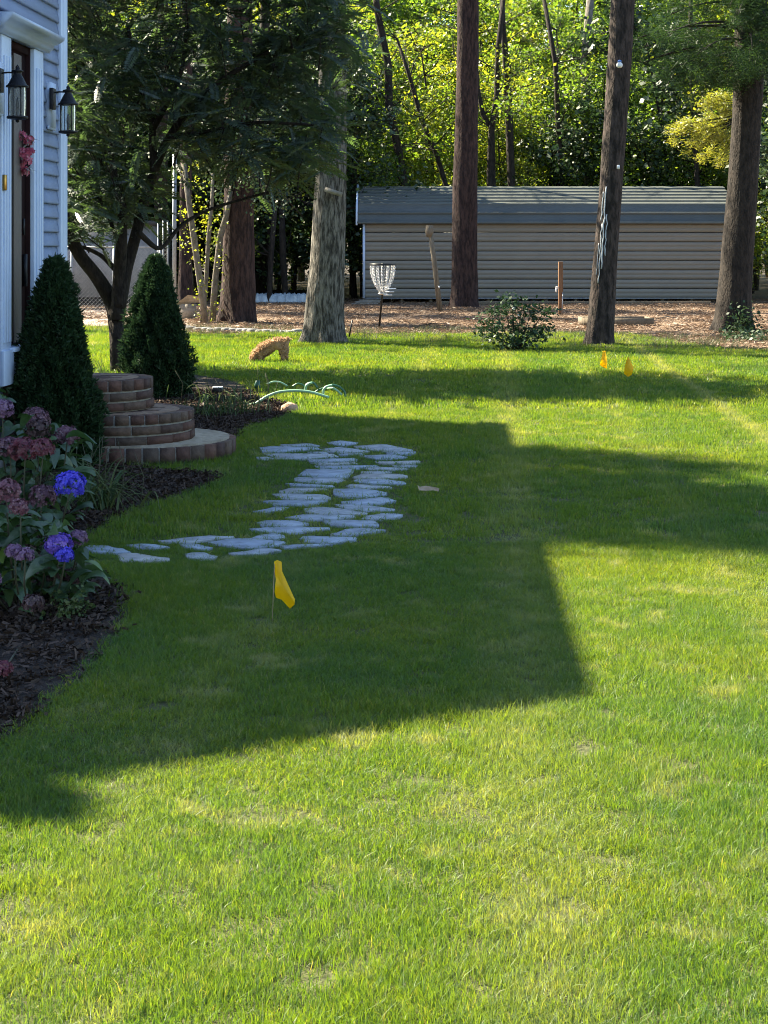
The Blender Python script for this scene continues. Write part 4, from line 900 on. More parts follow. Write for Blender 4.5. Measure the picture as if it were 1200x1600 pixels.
# ------------------------------------------------------------------ metal shed
YS = 44.9; x0s = P(568,0,YS)[0]; x1s = P(1141,0,YS)[0]; zb = .14; zw = P(0,349,YS)[2]; dep = 3.6
shed = thing('metal_shed', 'long low shed of horizontal taupe metal panels under a grey metal roof', 'shed', ((x0s+x1s)/2, YS, 0))
npn = 8; ph_ = (zw-zb)/npn
for i in range(npn):
    z_ = zb+i*ph_; bb = MB(); e = .004
    prof = [(0,z_+.014),(-.022,z_+.028),(-.022,z_+ph_*.42),(-.015,z_+ph_*.46),(-.015,z_+ph_*.54),(-.022,z_+ph_*.58),(-.022,z_+ph_-.012),(0,z_+ph_-.001)]
    v = [(x0s+.03,YS+a_,b_) for a_, b_ in prof]+[(x1s-.03,YS+a_,b_) for a_, b_ in prof]; n = len(prof)
    bb.add(v, [(j, n+j, n+j+1, j+1) for j in range(n-1)]); part('wall_panel', bb, MAT['shedwall'], shed)
b = MB(); b.box((x0s+.03,YS+.002,zb+.004),(x1s-.03,YS+dep,zw)); part('inner_wall', b, MAT['black'], shed)
for xx in (x0s, x1s-.05): b = MB(); b.box((xx-.02,YS-.05,zb),(xx+.045,YS+.01,zw+.02)); part('corner_trim', b, MAT['white'], shed)
b = MB(); b.box((x0s,YS-.03,zb-.02),(x1s,YS+.02,zb+.012)); part('base_trim', b, MAT['galv'], shed)
# roof: steep lower band then shallower upper band with ribs
zr0 = zw-.02; zr1 = P(0,320,YS+.1)[2]; yr1 = YS+.1; zr2 = P(0,291,YS+1.9)[2]; yr2 = YS+1.9
xl = P(558,0,YS)[0]; xr = P(1152,0,YS)[0]
def roofpanel(ya, za, yb, zb_, k):
    d = np.array([yb-ya, zb_-za]); L_ = np.linalg.norm(d); d /= L_; nrm = np.array([-d[1], d[0]]); prof = [(0,0),(L_*.03,.03),(L_*.2,.034),(L_*.24,.006),(L_*.96,.0),(L_,0)]
    v = [(x, ya+d[0]*s_+nrm[0]*h_, za+d[1]*s_+nrm[1]*h_) for x in (xl, xr) for s_, h_ in prof]; n = len(prof)
    bb = MB(); bb.add(v, [(j, n+j, n+j+1, j+1) for j in range(n-1)]); part('roof_panel', bb, MAT['shedroof'], shed)
ya = YS-.16
for i in range(2): t0_, t1_ = i/2, (i+1)/2; roofpanel(ya+(yr1-ya)*t0_, zr0+(zr1-zr0)*t0_, ya+(yr1-ya)*t1_, zr0+(zr1-zr0)*t1_, i)
for i in range(6): t0_, t1_ = i/6, (i+1)/6; roofpanel(yr1+(yr2-yr1)*t0_, zr1+(zr2-zr1)*t0_, yr1+(yr2-yr1)*t1_, zr1+(zr2-zr1)*t1_, i)
b = MB(); b.add([(xl,yr2,zr2),(xr,yr2,zr2),(xr,YS+dep+.2,zr0),(xl,YS+dep+.2,zr0)], [(0,1,2,3)]); part('rear_roof', b, MAT['shedroof'], shed)
b = MB(); b.tube([(xl-.01,ya-.02,zr0-.03),(xl-.01,yr1-.02,zr1+.02),(xl-.01,yr2,zr2+.03)], .028, 6); part('rake_trim', b, MAT['white'], shed)
b = MB(); b.add([(x0s,YS+.01,zw-.03),(x0s,yr1+.01,zr1-.03),(x0s,yr2,zr2-.03),(x0s,YS+dep,zr0-.05),(x0s+.03,YS+.01,zw-.03),(x0s+.03,yr1+.01,zr1-.03),(x0s+.03,yr2,zr2-.03),(x0s+.03,YS+dep,zr0-.05)], [(0,1,2,3),(7,6,5,4)]); part('gable_panel', b, MAT['shedwall'], shed)
for k in range(13): xx = x0s+.2+k*(x1s-x0s-.5)/12; b = MB(); b.box((xx,YS+.05,0),(xx+.09,YS+.25,zb-.022)); part('skid_block', b, MAT['wood'], shed)
tb = thing('timber_beam', 'long low timber beam lying on the ground in front of the shed', 'timber', (3,YS-1.2,0)); b = MB(); b.box((P(690,0,YS-1.2)[0],YS-1.3,0),(P(1110,0,YS-1.2)[0],YS-1.15,.1)); part('beam', b, MAT['wood'], tb, bevel=.01)

# ------------------------------------------------------------------ small structures in the pine straw
def leaning(name, label, cat, top, bot, Y, r, mat, n=10):
    c = G(bot[0], HZ+H*F/Y); t = thing(name, label, cat, c); p0 = P(bot[0], bot[1], Y); p1 = P(top[0], top[1], Y); p0[2] = -.05; bb = MB(); bb.tube([p0, (p0+p1)/2+[.01,0,0], p1], [r,r*.95,r*.9], n); part('pole', bb, mat, t); return t, p1
t, top_ = leaning('leaning_post', 'leaning weathered wooden post with a knotted top in front of the shed', 'post', (671,352), (688,495), 39, .065, MAT['wood'])
b = MB(); b.tube([top_-[.0,0,.28], top_-[0,0,.16], top_], [.07,.10,.085], 10, disp=roughbark(.12,3,4)); part('knotted_top', b, MAT['wood'], t)
b = MB(); b.box((top_[0]+.2,38.9,.55),(top_[0]+.24,38.96,.6)); part('knob', b, MAT['whitep'], t)
fp = thing('faucet_post', 'square brown wooden post with a small white tap on its left side', 'post', G(876, 492)); c = G(876,492)
b = MB(); b.box((c[0]-.05,c[1]-.05,-.02),(c[0]+.05,c[1]+.05,P(0,409,c[1])[2])); part('post', b, MAT['woodred'], fp, bevel=.006)
b = MB(); z_ = P(0,450,c[1])[2]; b.tube([(c[0]-.05,c[1]-.03,z_),(c[0]-.1,c[1]-.05,z_),(c[0]-.11,c[1]-.06,z_-.09)], .018, 8); b.lathe([(0,.035),(.03,.03),(.035,.015),(.0,.01)], (c[0]-.085,c[1]-.05,z_), 10); part('tap', b, MAT['whitep'], fp)
b = MB(); b.tube([(c[0]+.02,c[1]-.07,0),(c[0]+.04,c[1]-.07,z_-.1)], .01, 6); part('pipe', b, MAT['galv'], fp)
st = thing('garden_stake', 'short black stake in the ground right of the oak', 'stake', G(545,528)); b = MB(); c = G(545,528); b.tube([c+[0,0,-.02], c+[.03,0,.15], c+[.06,0,.30]], [.014,.013,.011], 7); part('stake', b, MAT['black'], st)
# wooden planter box frame
rb = thing('wooden_box_frame', 'low wooden box frame on the pine straw right of the leaning pine', 'planter', G(985,508)); c = G(985,508)
for (xa,ya_,xb,yb_) in ((-.95,-.45,.38,-.41),(-.95,.45,.38,.49),(-.95,-.41,-.91,.45),(.34,-.41,.38,.45)): b = MB(); b.box((c[0]+xa,c[1]+ya_,0),(c[0]+xb,c[1]+yb_,.15)); part('board', b, MAT['wood'], rb)
# edging stones
es = bpy.data.objects.new('stone_edging', None); COL.objects.link(es); es.location = G(370,520); tag(es, 'low row of grey stones edging the pine straw behind the dog', 'edging')
for k in range(17):
    x = 288+k*11+rng.uniform(-2,2); y = np.interp(x, [288,330,400,450,480], [512,516,518,519,519]); c = G(x, y+2); bb = MB(); L_, W2, h_ = .09+.03*rng.uniform(), .06, .05+.03*rng.uniform()
    v = [];  
    for (zz_, sc2) in ((-.02,1),(h_*.7,1),(h_,.75)):
        for a_ in np.linspace(0,6.28,8)[:-1]: v.append(c+np.array([math.cos(a_)*L_*sc2*(1+.15*math.sin(a_*3+k)), math.sin(a_)*W2*sc2, zz_]))
    bb.add(v, [(j, (j+1)%7, 7+(j+1)%7, 7+j) for j in range(7)]+[(7+j, 7+(j+1)%7, 14+(j+1)%7, 14+j) for j in range(7)]+[tuple(range(14,21))]); part('edging_stone', bb, MAT['rock'], es)
# tarp pile and logs
tp = thing('tarp_pile', 'pale blue grey tarp lying in the dark woods left of the oak', 'tarp', G(440,474)); bb = MB(); nx, ny = 34, 8; v = []
c0_ = G(396,474); c1g = G(480,474)
for j in range(ny):
    for i in range(nx): x = c0_[0]+(c1g[0]-c0_[0])*i/(nx-1); v.append((x, c0_[1]+.6*j/(ny-1)+.06*wob(i*.8,2), .0 if j == 0 else max(0,.10+.16*math.sin(math.pi*min(1,j/(ny-1)*1.2))+.05*wob(i*1.3+j,5)-(.1 if i in (0,nx-1) else 0))))
bb.add(v, [(j*nx+i, j*nx+i+1, (j+1)*nx+i+1, (j+1)*nx+i) for j in range(ny-1) for i in range(nx-1)]); part('tarp', bb, MAT['tarp'], tp, smooth=True)
lg = thing('fallen_log', 'dark log lying behind the pale tarp', 'log', G(440,468)); c = G(440,466); b = MB(); b.tube([P(392,459,c[1]),P(430,458,c[1]),P(486,459,c[1])], .11, 10); part('log', b, MAT['bark_dark'], lg, smooth=True)
sl_ = thing('plank_pile', 'low grey planks on the ground left of the shed', 'planks', G(575,476)); c = G(570,476)
for k in range(3): b = MB(); b.box((c[0]-.35+.1*k,c[1]-.1+.2*k,0+.04*k),(c[0]+.35+.05*k,c[1]+.05+.2*k,.04+.04*k)); part('plank', b, MAT['plank'], sl_)
# sticks
for k, (x0_, y0_, x1_, y1_) in enumerate([(655,512,702,507),(850,500,918,505),(1025,500,1068,498)]):
    a_, b_ = G(x0_, y0_), G(x1_, y1_); a_[2] = b_[2] = .03; t = thing('stick', ['thin dark stick on the pine straw below the leaning post','long brown stick on the straw left of the leaning pine','pale thin stick on the straw between the two right pines'][k], 'stick', (a_+b_)/2)
    bb = MB(); bb.tube([a_, a_*.6+b_*.4+[0,0,.03], a_*.3+b_*.7, b_], [.012,.012,.01,.006], 6); part('stick', bb, MAT['bark_dark' if k < 2 else 'bark_pale'], t)
# ------------------------------------------------------------------ disc golf basket
dc = G(592,514); dg = thing('disc_golf_basket', 'black disc golf basket with hanging chains in front of the shed left end', 'disc golf basket', dc); Yd = dc[1]
zt_ = P(0,413,Yd)[2]; zm = P(0,461,Yd)[2]; Rt = 19.5*Yd/F; cx_ = P(598,0,Yd)[0]
b = MB(); b.tube([dc+[0,0,-.02], (cx_-.01,Yd,zm), (cx_,Yd,zt_+.02)], .020, 10); part('pole', b, MAT['black'], dg)
b = MB(); b.lathe([(Rt,.0),(Rt+.012,.0),(Rt+.012,.032),(Rt,.032),(Rt,.0)], (cx_,Yd,zt_-.02), 36)
for a_ in (0,1.57): b.box((cx_-Rt*abs(math.cos(a_))-.006,Yd-Rt*abs(math.sin(a_))-.006,zt_+.005),(cx_+Rt*abs(math.cos(a_))+.006,Yd+Rt*abs(math.sin(a_))+.006,zt_+.013))
part('top_rim', b, MAT['black'], dg)
ring = MB()
def chainlinks(bb, a_, p0, p1, sag, n):
    for i in range(n):
        t_ = (i+.5)/n; p = p0*(1-t_)+p1*t_; p = p+np.array([math.cos(a_), math.sin(a_), 0])*sag*math.sin(math.pi*t_)
        ax = rng.uniform(-.3,.3)+(0 if i % 2 else 1.57)+a_; d = np.array([math.cos(ax), math.sin(ax), 0]); l_ = (p0[2]-p1[2])/n*.66
        q = [p+d*.013*math.cos(w2)+np.array([0,0,l_*math.sin(w2)]) for w2 in np.linspace(0, 2*math.pi, 9)]; bb.tube(q, .0055, 4, cap=False)
for k in range(14):
    a_ = k*6.283/14+.15; p0 = np.array([cx_+(Rt-.005)*math.cos(a_), Yd+(Rt-.005)*math.sin(a_), zt_-.02]); p1 = np.array([cx_+.035*math.cos(a_), Yd+.035*math.sin(a_), zm+.02]); bb = MB(); chainlinks(bb, a_, p0, p1, .055, 19); part('chain', bb, MAT['chain'], dg)
b = MB(); b.lathe([(.02,.0),(.07,.01),(.09,.03),(.085,.035),(.02,.012)], (cx_,Yd,zm), 20); part('collar_ring', b, MAT['chain'], dg, smooth=True)
for k, (x, y) in enumerate([(612,451),(609,456),(606,461)]):
    p = P(x, y, Yd-.1); t = thing('golf_disc', ['uppermost','middle','lowest'][k]+' of three white discs hooked beside the basket chains', 'disc', p, 0, 'white discs on the basket'); b = MB(); b.lathe([(0,.012),(.07,.010),(.085,.0),(.08,-.006),(.0,.004)], p, 20); part('disc', b, MAT['whitep'], t, smooth=True)
# ------------------------------------------------------------------ fence at the left back and grey outbuilding
YF = 35.5; fn = thing('chain_link_fence', 'galvanised chain link fence behind the feathery tree at left', 'fence', (P(180,0,YF)[0], YF, 0))
xa, xb = P(60,0,YF)[0], P(262,0,YF)[0]; zf = P(0,386,YF)[2]
b = MB(); b.tube([(xa,YF,zf),(xb,YF,zf)], .022, 8); part('top_rail', b, MAT['galv'], fn); 
for x in (112, 178, 250): b = MB(); xx = P(x,0,YF)[0]; b.tube([(xx,YF,-.05),(xx,YF,zf+.02)], .03, 8); part('fence_post', b, MAT['galv'], fn)
b = MB(); s_ = .085; n = int((xb-xa+zf)/s_)
for i in range(-int(zf/s_), int((xb-xa)/s_)):
    x = xa+i*s_
    for sg in (1,-1):
        xs0, xs1 = (x, x+zf) if sg == 1 else (x+zf, x); za, zb2 = 0.0, zf
        lo_, hi_ = min(xs0,xs1), max(xs0,xs1)
        if hi_ < xa or lo_ > xb: continue
        def clip(xx): return za+(zb2-za)*(xx-xs0)/(xs1-xs0)
        A0 = (max(lo_,xa), clip(max(lo_,xa))); A1 = (min(hi_,xb), clip(min(hi_,xb)))
        b.tube([(A0[0],YF-.005*sg,A0[1]),(A1[0],YF-.005*sg,A1[1])], .0022, 3, cap=False)
o = part('wire_mesh', b, MAT['galv'], fn, kind='stuff')
wp = thing('tall_white_pole', 'tall pale metal pole rising beside the chain link fence', 'pole', (P(272,0,YF-.2)[0], YF-.2, 0)); b = MB(); xx = P(272,0,YF-.2)[0]; b.tube([(xx,YF-.2,0),(xx+.01,YF-.2,P(0,240,YF)[2])], .045, 12); part('pole', b, MAT['galv'], wp, smooth=True)
gp = thing('gate_panel', 'narrow metal gate frame standing left of the tall pale pole', 'gate', (P(258,0,YF)[0], YF-.1, 0))
for x in (248, 256, 263): b = MB(); xx = P(x,0,YF)[0]; b.tube([(xx,YF-.1,.02),(xx,YF-.1,P(0,345,YF)[2])], .018, 6); part('gate_bar', b, MAT['galv'], gp)
YB = 43; ob = thing('grey_outbuilding', 'plain grey block outbuilding seen through the fence at left', 'outbuilding', (P(170,0,YB)[0], YB, 0))
b = MB(); b.box((P(20,0,YB)[0],YB,.22),(P(236,0,YB)[0],YB+5,P(0,352,YB)[2])); part('wall', b, MAT['concrete'], ob)
b = MB(); b.box((P(10,0,YB)[0],YB-.2,P(0,352,YB)[2]+.002),(P(243,0,YB)[0],YB+5.3,P(0,345,YB)[2])); part('roof', b, MAT['shingle'], ob)
b = MB(); b.box((P(20,0,YB)[0],YB+.1,0),(P(236,0,YB)[0],YB+4.9,.215)); part('foundation', b, MAT['black'], ob)
rk = thing('leaning_plank_board', 'pale tan board leaning low behind the second arborvitae', 'board', G(290,500)); b = MB(); c = G(290,500); b.box((c[0]-.15,c[1],0),(c[0]+.22,c[1]+.05,.33)); b.add([(c[0]-.2,c[1]-.02,.33),(c[0]+.05,c[1]-.02,.52),(c[0]+.28,c[1]-.02,.48),(c[0]+.28,c[1]+.08,.36),(c[0]-.2,c[1]+.08,.3)], [(0,1,2,3,4)]); part('board', b, MAT['plank'], rk)

# ------------------------------------------------------------------ dog
D0 = G(425,567); dog = thing('dog', 'curly apricot dog sniffing the grass with its head down near the oak', 'dog', D0)
def D(px, py, dy=0): 
    p = P(px, py, D0[1]+dy); return p-D0
J = [D(441,535.5),  D(427,537), D(414,545), D(405,550.5), D(398,557), D(394,563), D(391.5,565),   # pelvis, back, shoulders, neck, head, muzzle, nose
     D(444,548,.06), D(446,556,.07), D(449,561,.07), D(447,567,.07), D(443,548,-.06), D(440,556,-.07), D(443,561,-.07), D(440,567,-.07),
     D(408,554,.05), D(410,561,.06), D(409,567,.06), D(406,554,-.05), D(407,561,-.06), D(405,567,-.06), D(449,531), D(452,527)]
E = [(0,1),(1,2),(2,3),(3,4),(4,5),(5,6),(0,7),(7,8),(8,9),(9,10),(0,11),(11,12),(12,13),(13,14),(2,15),(15,16),(16,17),(2,18),(18,19),(19,20),(0,21),(21,22)]
RD = [.068,.074,.092,.080,.062,.042,.022,.055,.036,.022,.02,.05,.032,.022,.02,.04,.024,.02,.04,.024,.02,.035,.03]
for i in (10,14,17,20): J[i][2] = .015
me = bpy.data.meshes.new('body'); me.from_pydata([tuple(p) for p in J], E, []); me.materials.append(MAT['dogskin'])
body = bpy.data.objects.new('body', me); COL.objects.link(body); body.parent = dog
body.modifiers.new('skin', 'SKIN')
for i, r in enumerate(RD): me.skin_vertices[0].data[i].radius = (r, r)
me.skin_vertices[0].data[0].use_root = True; sm = body.modifiers.new('sub', 'SUBSURF'); sm.levels = 2; sm.render_levels = 2
V = []
for (a_, b_) in E:
    pa, pb = J[a_], J[b_]; L_ = np.linalg.norm(pb-pa); n = int(260*L_/.05*(RD[a_]+RD[b_])/.12)
    for _ in range(n):
        t_ = rng.uniform(); r = RD[a_]*(1-t_)+RD[b_]*t_; c = pa*(1-t_)+pb*t_; d = rng.normal(0,1,3); ax = (pb-pa)/L_; d -= ax*np.dot(d,ax); d /= np.linalg.norm(d); p = c+d*r*.92
        if p[2] < .005: continue
        f_ = d*.5+rng.normal(0,.5,3)+np.array([0,0,-.25]); f_ /= np.linalg.norm(f_); e = np.cross(f_, rng.normal(0,1,3)); e /= np.linalg.norm(e); l_ = min(.024, r*.4)*rng.uniform(.5,1.4); V.append([p-e*.004, p+f_*l_*.5-e*.005, p+f_*l_, p+f_*l_*.5+e*.005])
part('fur', quads_mesh('fur', np.array(V)), MAT['dog'], dog, world=False)
for dy in (-.05,.05):
    ec = D(398,555,dy); b = MB(); b.tube([ec+[0,0,.02], ec+[-.005,0,-.01], ec+[-.01,0,-.035]], [.012,.02,.012], 8); part('ear', b, MAT['dogskin'], dog, world=False, smooth=True)
b = MB(); q = J[6]; b.lathe([(0,-.012),(.01,-.008),(.012,0),(.008,.01),(0,.012)], q+[-.014,0,0], 10); part('nose', b, MAT['black'], dog, world=False, smooth=True)
for dy in (-.035,.035): b = MB(); q = J[4]+[-.035,dy,-.005]; b.lathe([(0,-.006),(.006,0),(0,.006)], q, 8); part('eye', b, MAT['black'], dog, world=False)

# ------------------------------------------------------------------ garden hose, solar light, rock
hs = thing('garden_hose', 'green garden hose looping over the grass at the far end of the bed', 'hose', G(450,630))
def hose(pts, mat, r=.016):
    P3 = [np.array(p) for p in pts]; tt = np.linspace(0, len(P3)-1, len(P3)*8); A_ = np.array(P3); s2 = np.stack([np.interp(tt, range(len(P3)), A_[:,j]) for j in range(3)], 1)
    for _ in range(10): s2[1:-1] = (s2[:-2]+s2[1:-1]*2+s2[2:])/4
    b = MB(); b.tube(s2, r*.72, 10); part('hose_loop', b, MAT[mat], hs, smooth=True)
Yh = 15.4
hose([P(382,634,Yh),P(400,631,Yh),P(415,620,Yh),P(435,612,Yh),P(460,610,Yh),P(485,612,Yh),P(514,621,Yh)], 'hose', .018)
Yh = 15.9
hose([P(504,618,Yh),P(504,610,Yh),P(509,604,Yh),P(520,601,Yh),P(530,604,Yh),P(538,611,Yh),P(540,620,Yh)], 'hosedark', .016)
hose([P(505,617,Yh-.1),P(505,609,Yh-.1),P(510,604,Yh-.1),P(519,602,Yh-.1)], 'hose', .017)
hose([P(512,607,Yh+.1),P(520,606,Yh),P(528,611,Yh),P(534,617,Yh)], 'hose', .015)
hose([P(476,611,Yh),P(477,602,Yh),P(484,598,Yh),P(490,598,Yh),P(496,606,Yh)], 'hosedark', .016)
hose([P(477,611,Yh-.05),P(478,603,Yh-.05),P(483,599,Yh-.05),P(488,598,Yh-.05)], 'hose', .016)
hose([P(457,604,Yh),P(465,599,Yh),P(473,601,Yh),P(478,608,Yh)], 'hosedark', .013)
hose([P(417,600,Yh+.4),P(427,596,Yh+.4),P(438,597,Yh+.4),P(449,603,Yh+.4)], 'hose', .012)
hose([P(492,613,Yh),P(500,608,Yh),P(507,606,Yh)], 'hosedark', .013)
nz = thing('hose_nozzle', 'dark green hose nozzle standing in the grass left of the hose', 'nozzle', G(402,602)); b = MB(); q = P(402,602,17.0); b.tube([q+[0,0,-.03], q+[0,0,.0], q+[.005,0,.05]], [.03,.032,.022], 10); part('nozzle', b, MAT['hosedark'], nz, smooth=True)
slt = thing('solar_light', 'small black solar light in the bed behind the steps', 'solar light', G(342,640)); q = P(340,606,15.2)
b = MB(); b.tube([(q[0],q[1],0),(q[0],q[1],q[2])], .01, 6); part('spike', b, MAT['black'], slt)
b = MB(); b.box((q[0]-.05,q[1]-.05,q[2]-.04),(q[0]+.05,q[1]+.05,q[2]-.002)); part('lamp_head', b, MAT['black'], slt, bevel=.008)
b = MB(); b.box((q[0]-.045,q[1]-.045,q[2]),(q[0]+.045,q[1]+.045,q[2]+.012)); part('solar_panel', b, MAT['whitep'], slt, bevel=.004)
br = thing('tan_rock', 'round tan rock at the tip of the mulch bed by the hose', 'rock', G(452,644)); b = MB(); q = G(452,645); b.tube([q+[-.06,0,.0],q+[-.045,0,.02],q+[0,0,.04],q+[.05,0,.03],q+[.07,0,.01]], [.02,.05,.062,.05,.02], 12, disp=roughbark(.07,2,3)); part('rock', b, MAT['tanrock'], br, smooth=True)

# ------------------------------------------------------------------ survey flags
def flag(px, py, topy, label, poly, wirelean=0):
    c = G(px, py); t = thing('survey_flag', label, 'flag', c, 0, 'yellow utility marking flags'); Y = c[1]; b = MB(); tp_ = P(px+wirelean, topy, Y); b.tube([c+[0,0,-.01], tp_], .0016, 5); part('wire_stake', b, MAT['wire'], t)
    n = len(poly); v = []; c2 = np.mean(poly, 0)
    pp = [P(x, y, Y-.012*math.sin(i*2.1)) for i, (x, y) in enumerate(poly)]; m_ = P(c2[0], c2[1], Y-.03); b = MB(); b.add(pp+[m_]+[p+np.array([0,.002,0]) for p in pp]+[m_+np.array([0,.002,0])], [(i, (i+1) % n, n) for i in range(n)]+[(n+1+(i+1) % n, n+1+i, 2*n+1) for i in range(n)]); part('flag', b, MAT['flagy'], t)
flag(425, 975, 880, 'yellow marking flag nearest the camera in the shaded grass below the stepping stones', [(428,878),(433,875),(440,878),(441,893),(447,906),(455,924),(461,937),(460,945),(453,951),(447,945),(440,937),(431,934),(429,925),(431,905),(429,893)], 4)
flag(943, 582, 548, 'left of the two distant yellow marking flags in the sunlit grass', [(942,548),(946,548),(948,560),(949,568),(948,576),(942,574),(937,570),(940,560)], 0)
flag(981, 597, 558, 'right of the two distant yellow marking flags in the sunlit grass', [(979,562),(982,557),(986,565),(990,575),(987,586),(981,589),(975,584),(976,574)], 0)
# dry leaf
dl = G(668,776); t = thing('dry_leaf', 'curled dry brown leaf lying on the shaded lawn right of the stones', 'leaf', dl); b = MB(); v = []
for i, (x, y, z_) in enumerate([(-.06,0,.05),(-.045,.02,.035),(-.05,-.02,.02),(-.01,.03,.04),(-.01,-.025,.018),(.03,.02,.035),(.03,-.02,.02),(.07,.0,.03),(.065,-.01,.012)]): v.append(dl+np.array([x,y,z_+.02]))
b.add(v, [(0,1,2),(1,3,4,2),(3,5,6,4),(5,7,8,6)]); part('blade', b, MAT['dryleaf'], t)

# ------------------------------------------------------------------ hydrangeas
hyl = [leafshape('leaf', .105, .031, MAT['lf_hyd'], .2+.2*i, .3, 6) for i in range(3)]+[leafshape('leaf', .10, .03, MAT['lf_hyd'], .15, .2, 6)]
hyf = leafshape('leaf', .13, .034, MAT['lf_hydlit'], .2, .3, 6)
def hydrangea(cx, cy, label, flowers, region, nleaf, ydep, seed):
    c = G(cx, cy); t = thing('hydrangea', label, 'shrub', c, 0, 'hydrangeas in the front bed'); W0 = wloc(t)
    stems = MB()
    for (px, py, dpx, Y, colr) in flowers:
        Y -= .28; f_ = P(px, py, Y); r = dpx/2*Y/F; me = quads_mesh('flower_head', floret_cloud(f_, r*.92, int(70+r*1500), .0145 if r > .04 else .011, .82)); o = part('flower_head', me, PET[colr], t, label={'blue':'vivid blue flower head','violet':'violet blue flower head','mauve':'faded mauve flower head','pink':'dusty pink flower head','dusky':'dusky purple flower head','red':'dull red flower head','brown':'faded brown flower head'}[colr])
        base = np.array([c[0]+rng.normal(0,.12), c[1]+rng.normal(0,.1), 0]); base = np.array([f_[0]*.6+c[0]*.4, f_[1]*.5+c[1]*.5+.08, 0]); stems.tube([base, np.array([f_[0]*.9+c[0]*.1, f_[1]+.06, f_[2]*.6]), f_+[0,.02,-r*.3]], [.005,.004,.003], 5)
    for k in range(0): base = np.array([c[0]+rng.normal(0,.1), c[1]+rng.normal(0,.1), 0]); stems.tube([base, base+[rng.normal(0,.1),rng.normal(0,.08),.25], base+[rng.normal(0,.2),rng.normal(0,.15),.5]], [.006,.005,.003], 5)
    part('stems', stems, MAT['stem'], t)
    k = 0
    while k < nleaf:
        x, y = rng.uniform(region[0], region[2]), rng.uniform(region[1], region[3]); 
        if not inpoly((x, y), region[4]): continue
        Y = ydep+rng.uniform(-.38,.42); p = P(x, y, Y)
        if p[2] < .03: continue
        a_ = rng.uniform(0,6.28); d = np.array([math.cos(a_), math.sin(a_)-.2, rng.uniform(-.35,.55)]); m_ = hyl[rng.integers(4)]; inst('leaf', m_, t, p-W0-d/np.linalg.norm(d)*.05, tofrot(d, rng.normal(0,.4)), rng.uniform(.8,1.25)); k += 1
    return t, W0
regF = [(-60,800),(0,790),(60,800),(110,830),(140,880),(155,905),(130,925),(115,945),(105,975),(70,985),(40,1000),(25,1010),(-10,990),(-60,1010)]
t, W0 = hydrangea(30, 950, 'front hydrangea with violet and dusty flower heads overhanging the mulch', [(92,852,46,6.75,'violet'),(101,868,30,6.7,'blue'),(122,841,30,6.9,'mauve'),(38,868,30,6.5,'mauve'),(22,862,28,6.6,'mauve'),(8,770,52,6.8,'pink'),(30,793,32,6.7,'pink'),(52,943,34,6.5,'brown'),(68,880,28,6.9,'dusky'),(112,903,36,7.0,'brown'),(90,898,30,7.0,'brown'),(5,1045,30,5.7,'red'),(-25,850,50,6.7,'pink'),(-12,905,30,6.6,'mauve')],
    (-60,790,155,1010,regF), 285, 6.85, 1)
for d, pxy in (((.3,-.2,1),(4,880)),((1,-.2,.35),(5,915)),((.6,-.3,.5),(2,905)),((1,-.3,-.1),(128,880)),((1,-.2,-.3),(140,895))): q = P(*pxy, 6.55); inst('leaf', hyf, t, q-W0, tofrot(d), .72)
regR = [(-60,590),(0,600),(20,640),(60,650),(125,680),(140,720),(140,790),(100,830),(0,800),(-60,800)]
hydrangea(40, 830, 'rear hydrangea with a vivid blue flower head in front of the arborvitae', [(110,758,54,8.0,'blue'),(66,776,46,8.1,'dusky'),(56,655,46,8.5,'dusky'),(60,672,42,8.4,'brown'),(104,682,42,8.4,'dusky'),(38,704,52,8.1,'red'),(66,702,42,8.05,'red'),(15,700,44,8.2,'dusky'),(2,640,40,8.3,'mauve'),(-20,690,40,8.2,'red')],
    (-60,590,145,830,regR), 285, 8.3, 2)
# small green groundcover plant
gc = thing('small_green_plant', 'low bright green seedling plant at the foot of the front hydrangea', 'plant', G(112,975)); q = G(112,972)
me = quads_mesh('leaves', leaf_cloud([q+np.array([rng.normal(0,.04), rng.normal(0,.05), .03+abs(rng.normal(0,.035))]) for _ in range(40)], 7, .022, .012)); part('leaves', me, MAT['lf_lily'], gc)
# ------------------------------------------------------------------ lily clumps
def blade_leaf(L_, w_, arch, mat=MAT['lf_lily']):
    bb = MB(); v = []; n = 9
    for i in range(n+1):
        t_ = i/n; a_ = arch*t_*t_; x = L_*(t_*.35+arch*.35*t_*t_*t_); z_ = L_*(t_*(1-.15*t_)-arch*.52*t_**3); wd = w_*(1-t_**2.2)+.0006; v += [(x,-wd,z_+wd*.4),(x,0,z_),(x,wd,z_+wd*.4)]
    bb.add(v, [(i*3+j, i*3+j+3, i*3+j+4, i*3+j+1) for i in range(n) for j in range(2)]); me = bb.mesh('leaf', smooth=True); me.materials.append(mat); return me
lil = [blade_leaf(.42,.0075,.95),blade_leaf(.38,.007,1.25),blade_leaf(.44,.0065,.6),blade_leaf(.33,.007,1.4)]
def lily(px, py, label, n, s, stalks, spread=.05):
    c = G(px, py); t = thing('lily_clump', label, 'plant', c, 0, 'clumps of strap leaved lilies')
    for k in range(n): a_ = rng.uniform(0,6.28); inst('leaf', lil[rng.integers(4)], t, (rng.normal(0,spread),rng.normal(0,spread),0), (rng.normal(0,.15),rng.normal(0,.15),a_), s*rng.uniform(.65,1.15))
    for k in range(stalks): b = MB(); x_, y_ = c[0]+rng.normal(0,spread*1.5), c[1]+rng.normal(0,spread); h_ = s*rng.uniform(.25,.42); b.tube([(x_,y_,0),(x_+.02,y_,h_*.6),(x_+rng.normal(0,.05),y_,h_)], [.003,.0025,.0015], 5); part('stalk', b, MAT['stem'], t)
lily(150, 800, 'arching green and yellow strap leaved lily clump beside the blue hydrangea', 95, 1.0, 6, .06)
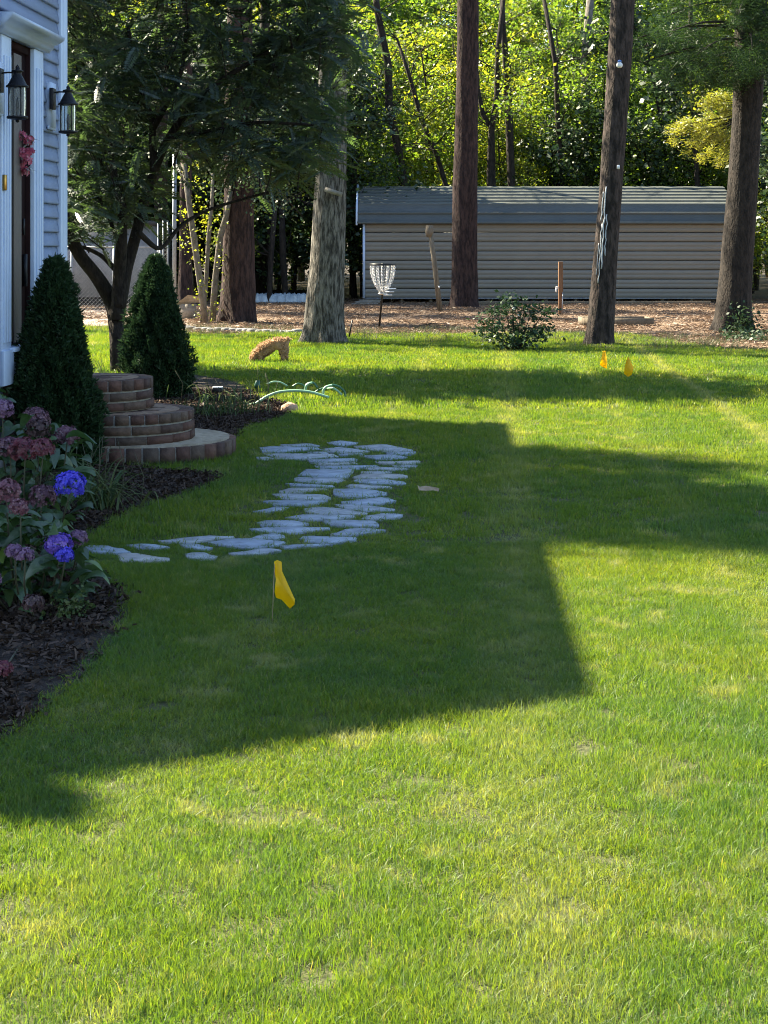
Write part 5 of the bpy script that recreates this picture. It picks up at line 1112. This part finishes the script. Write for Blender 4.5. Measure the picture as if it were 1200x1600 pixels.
lily(128, 775, 'upright strap leaved lily clump against the first arborvitae', 60, .95, 5, .06)
lily(318, 652, 'low strap leaved clump right behind the brick steps', 70, .75, 3, .12)
lily(372, 648, 'low strap leaved clump between the solar light and the hose', 80, .7, 7, .16)
lily(352, 632, 'sparse strap leaved clump with tall bare stalks behind the solar light', 40, .9, 9, .2)
lily(160, 600, 'strap leaved clump seen between the two arborvitaes', 50, 1.0, 6, .25)
# ------------------------------------------------------------------ rhododendron and ivy
rh = thing('rhododendron', 'small dark rhododendron with pale blossoms on the lawn edge before the shed', 'shrub', G(805,549)); c = G(805,549)
rl = leafshape('leaf', .11, .022, MAT['lf_rhodo'], .25, .2, 4); bb = MB(); k = 0
cl = []
for (px, py) in [(760,505),(775,515),(790,485),(800,500),(815,480),(830,490),(840,510),(852,485),(775,488),(812,515),(795,525),(825,525),(848,520),(785,538),(810,540),(830,538),(765,520),(800,470)]:
    q = P(px, py, c[1]+rng.uniform(-.3,.3)); bb.tube([c+[rng.normal(0,.03),0,0], (c+q)/2+[0,0,-.03], q], [.012,.009,.005], 5); cl.append(q)
part('stems', bb, MAT['bark_dark'], rh)
while k < 290:
    q = cl[rng.integers(len(cl))]+rng.normal(0,1,3)*[.10,.14,.06]; a_ = rng.uniform(0,6.28); d = (math.cos(a_), math.sin(a_), rng.uniform(-.35,.5)); 
    if q[2] < .05: continue
    inst('leaf', rl, rh, q-wloc(rh), tofrot(d, rng.normal(0,.3)), rng.uniform(.7,1.15)); k += 1
me = quads_mesh('inner_leaves', leaf_cloud(cl, 60, .07, [.11,.14,.07])); part('inner_leaves', me, MAT['lf_rhodo'], rh)
for (px, py) in ((803,482),(809,494)): part('blossom', quads_mesh('blossom', floret_cloud(P(px,py,c[1]-.2), .022, 9, .018)), MAT['whitep'], rh)
iv = thing('ivy_patch', 'green ivy growing at the foot of the thick right pine', 'plant', G(1158,520)); me = quads_mesh('leaves', leaf_cloud([P(rng.uniform(1140,1185), rng.uniform(480,528), 28.75) for _ in range(60)]+[G(rng.uniform(1130,1200), rng.uniform(520,532), .05) for _ in range(60)], 8, .07, .06)); part('leaves', me, MAT['lf_rhodo'], iv)
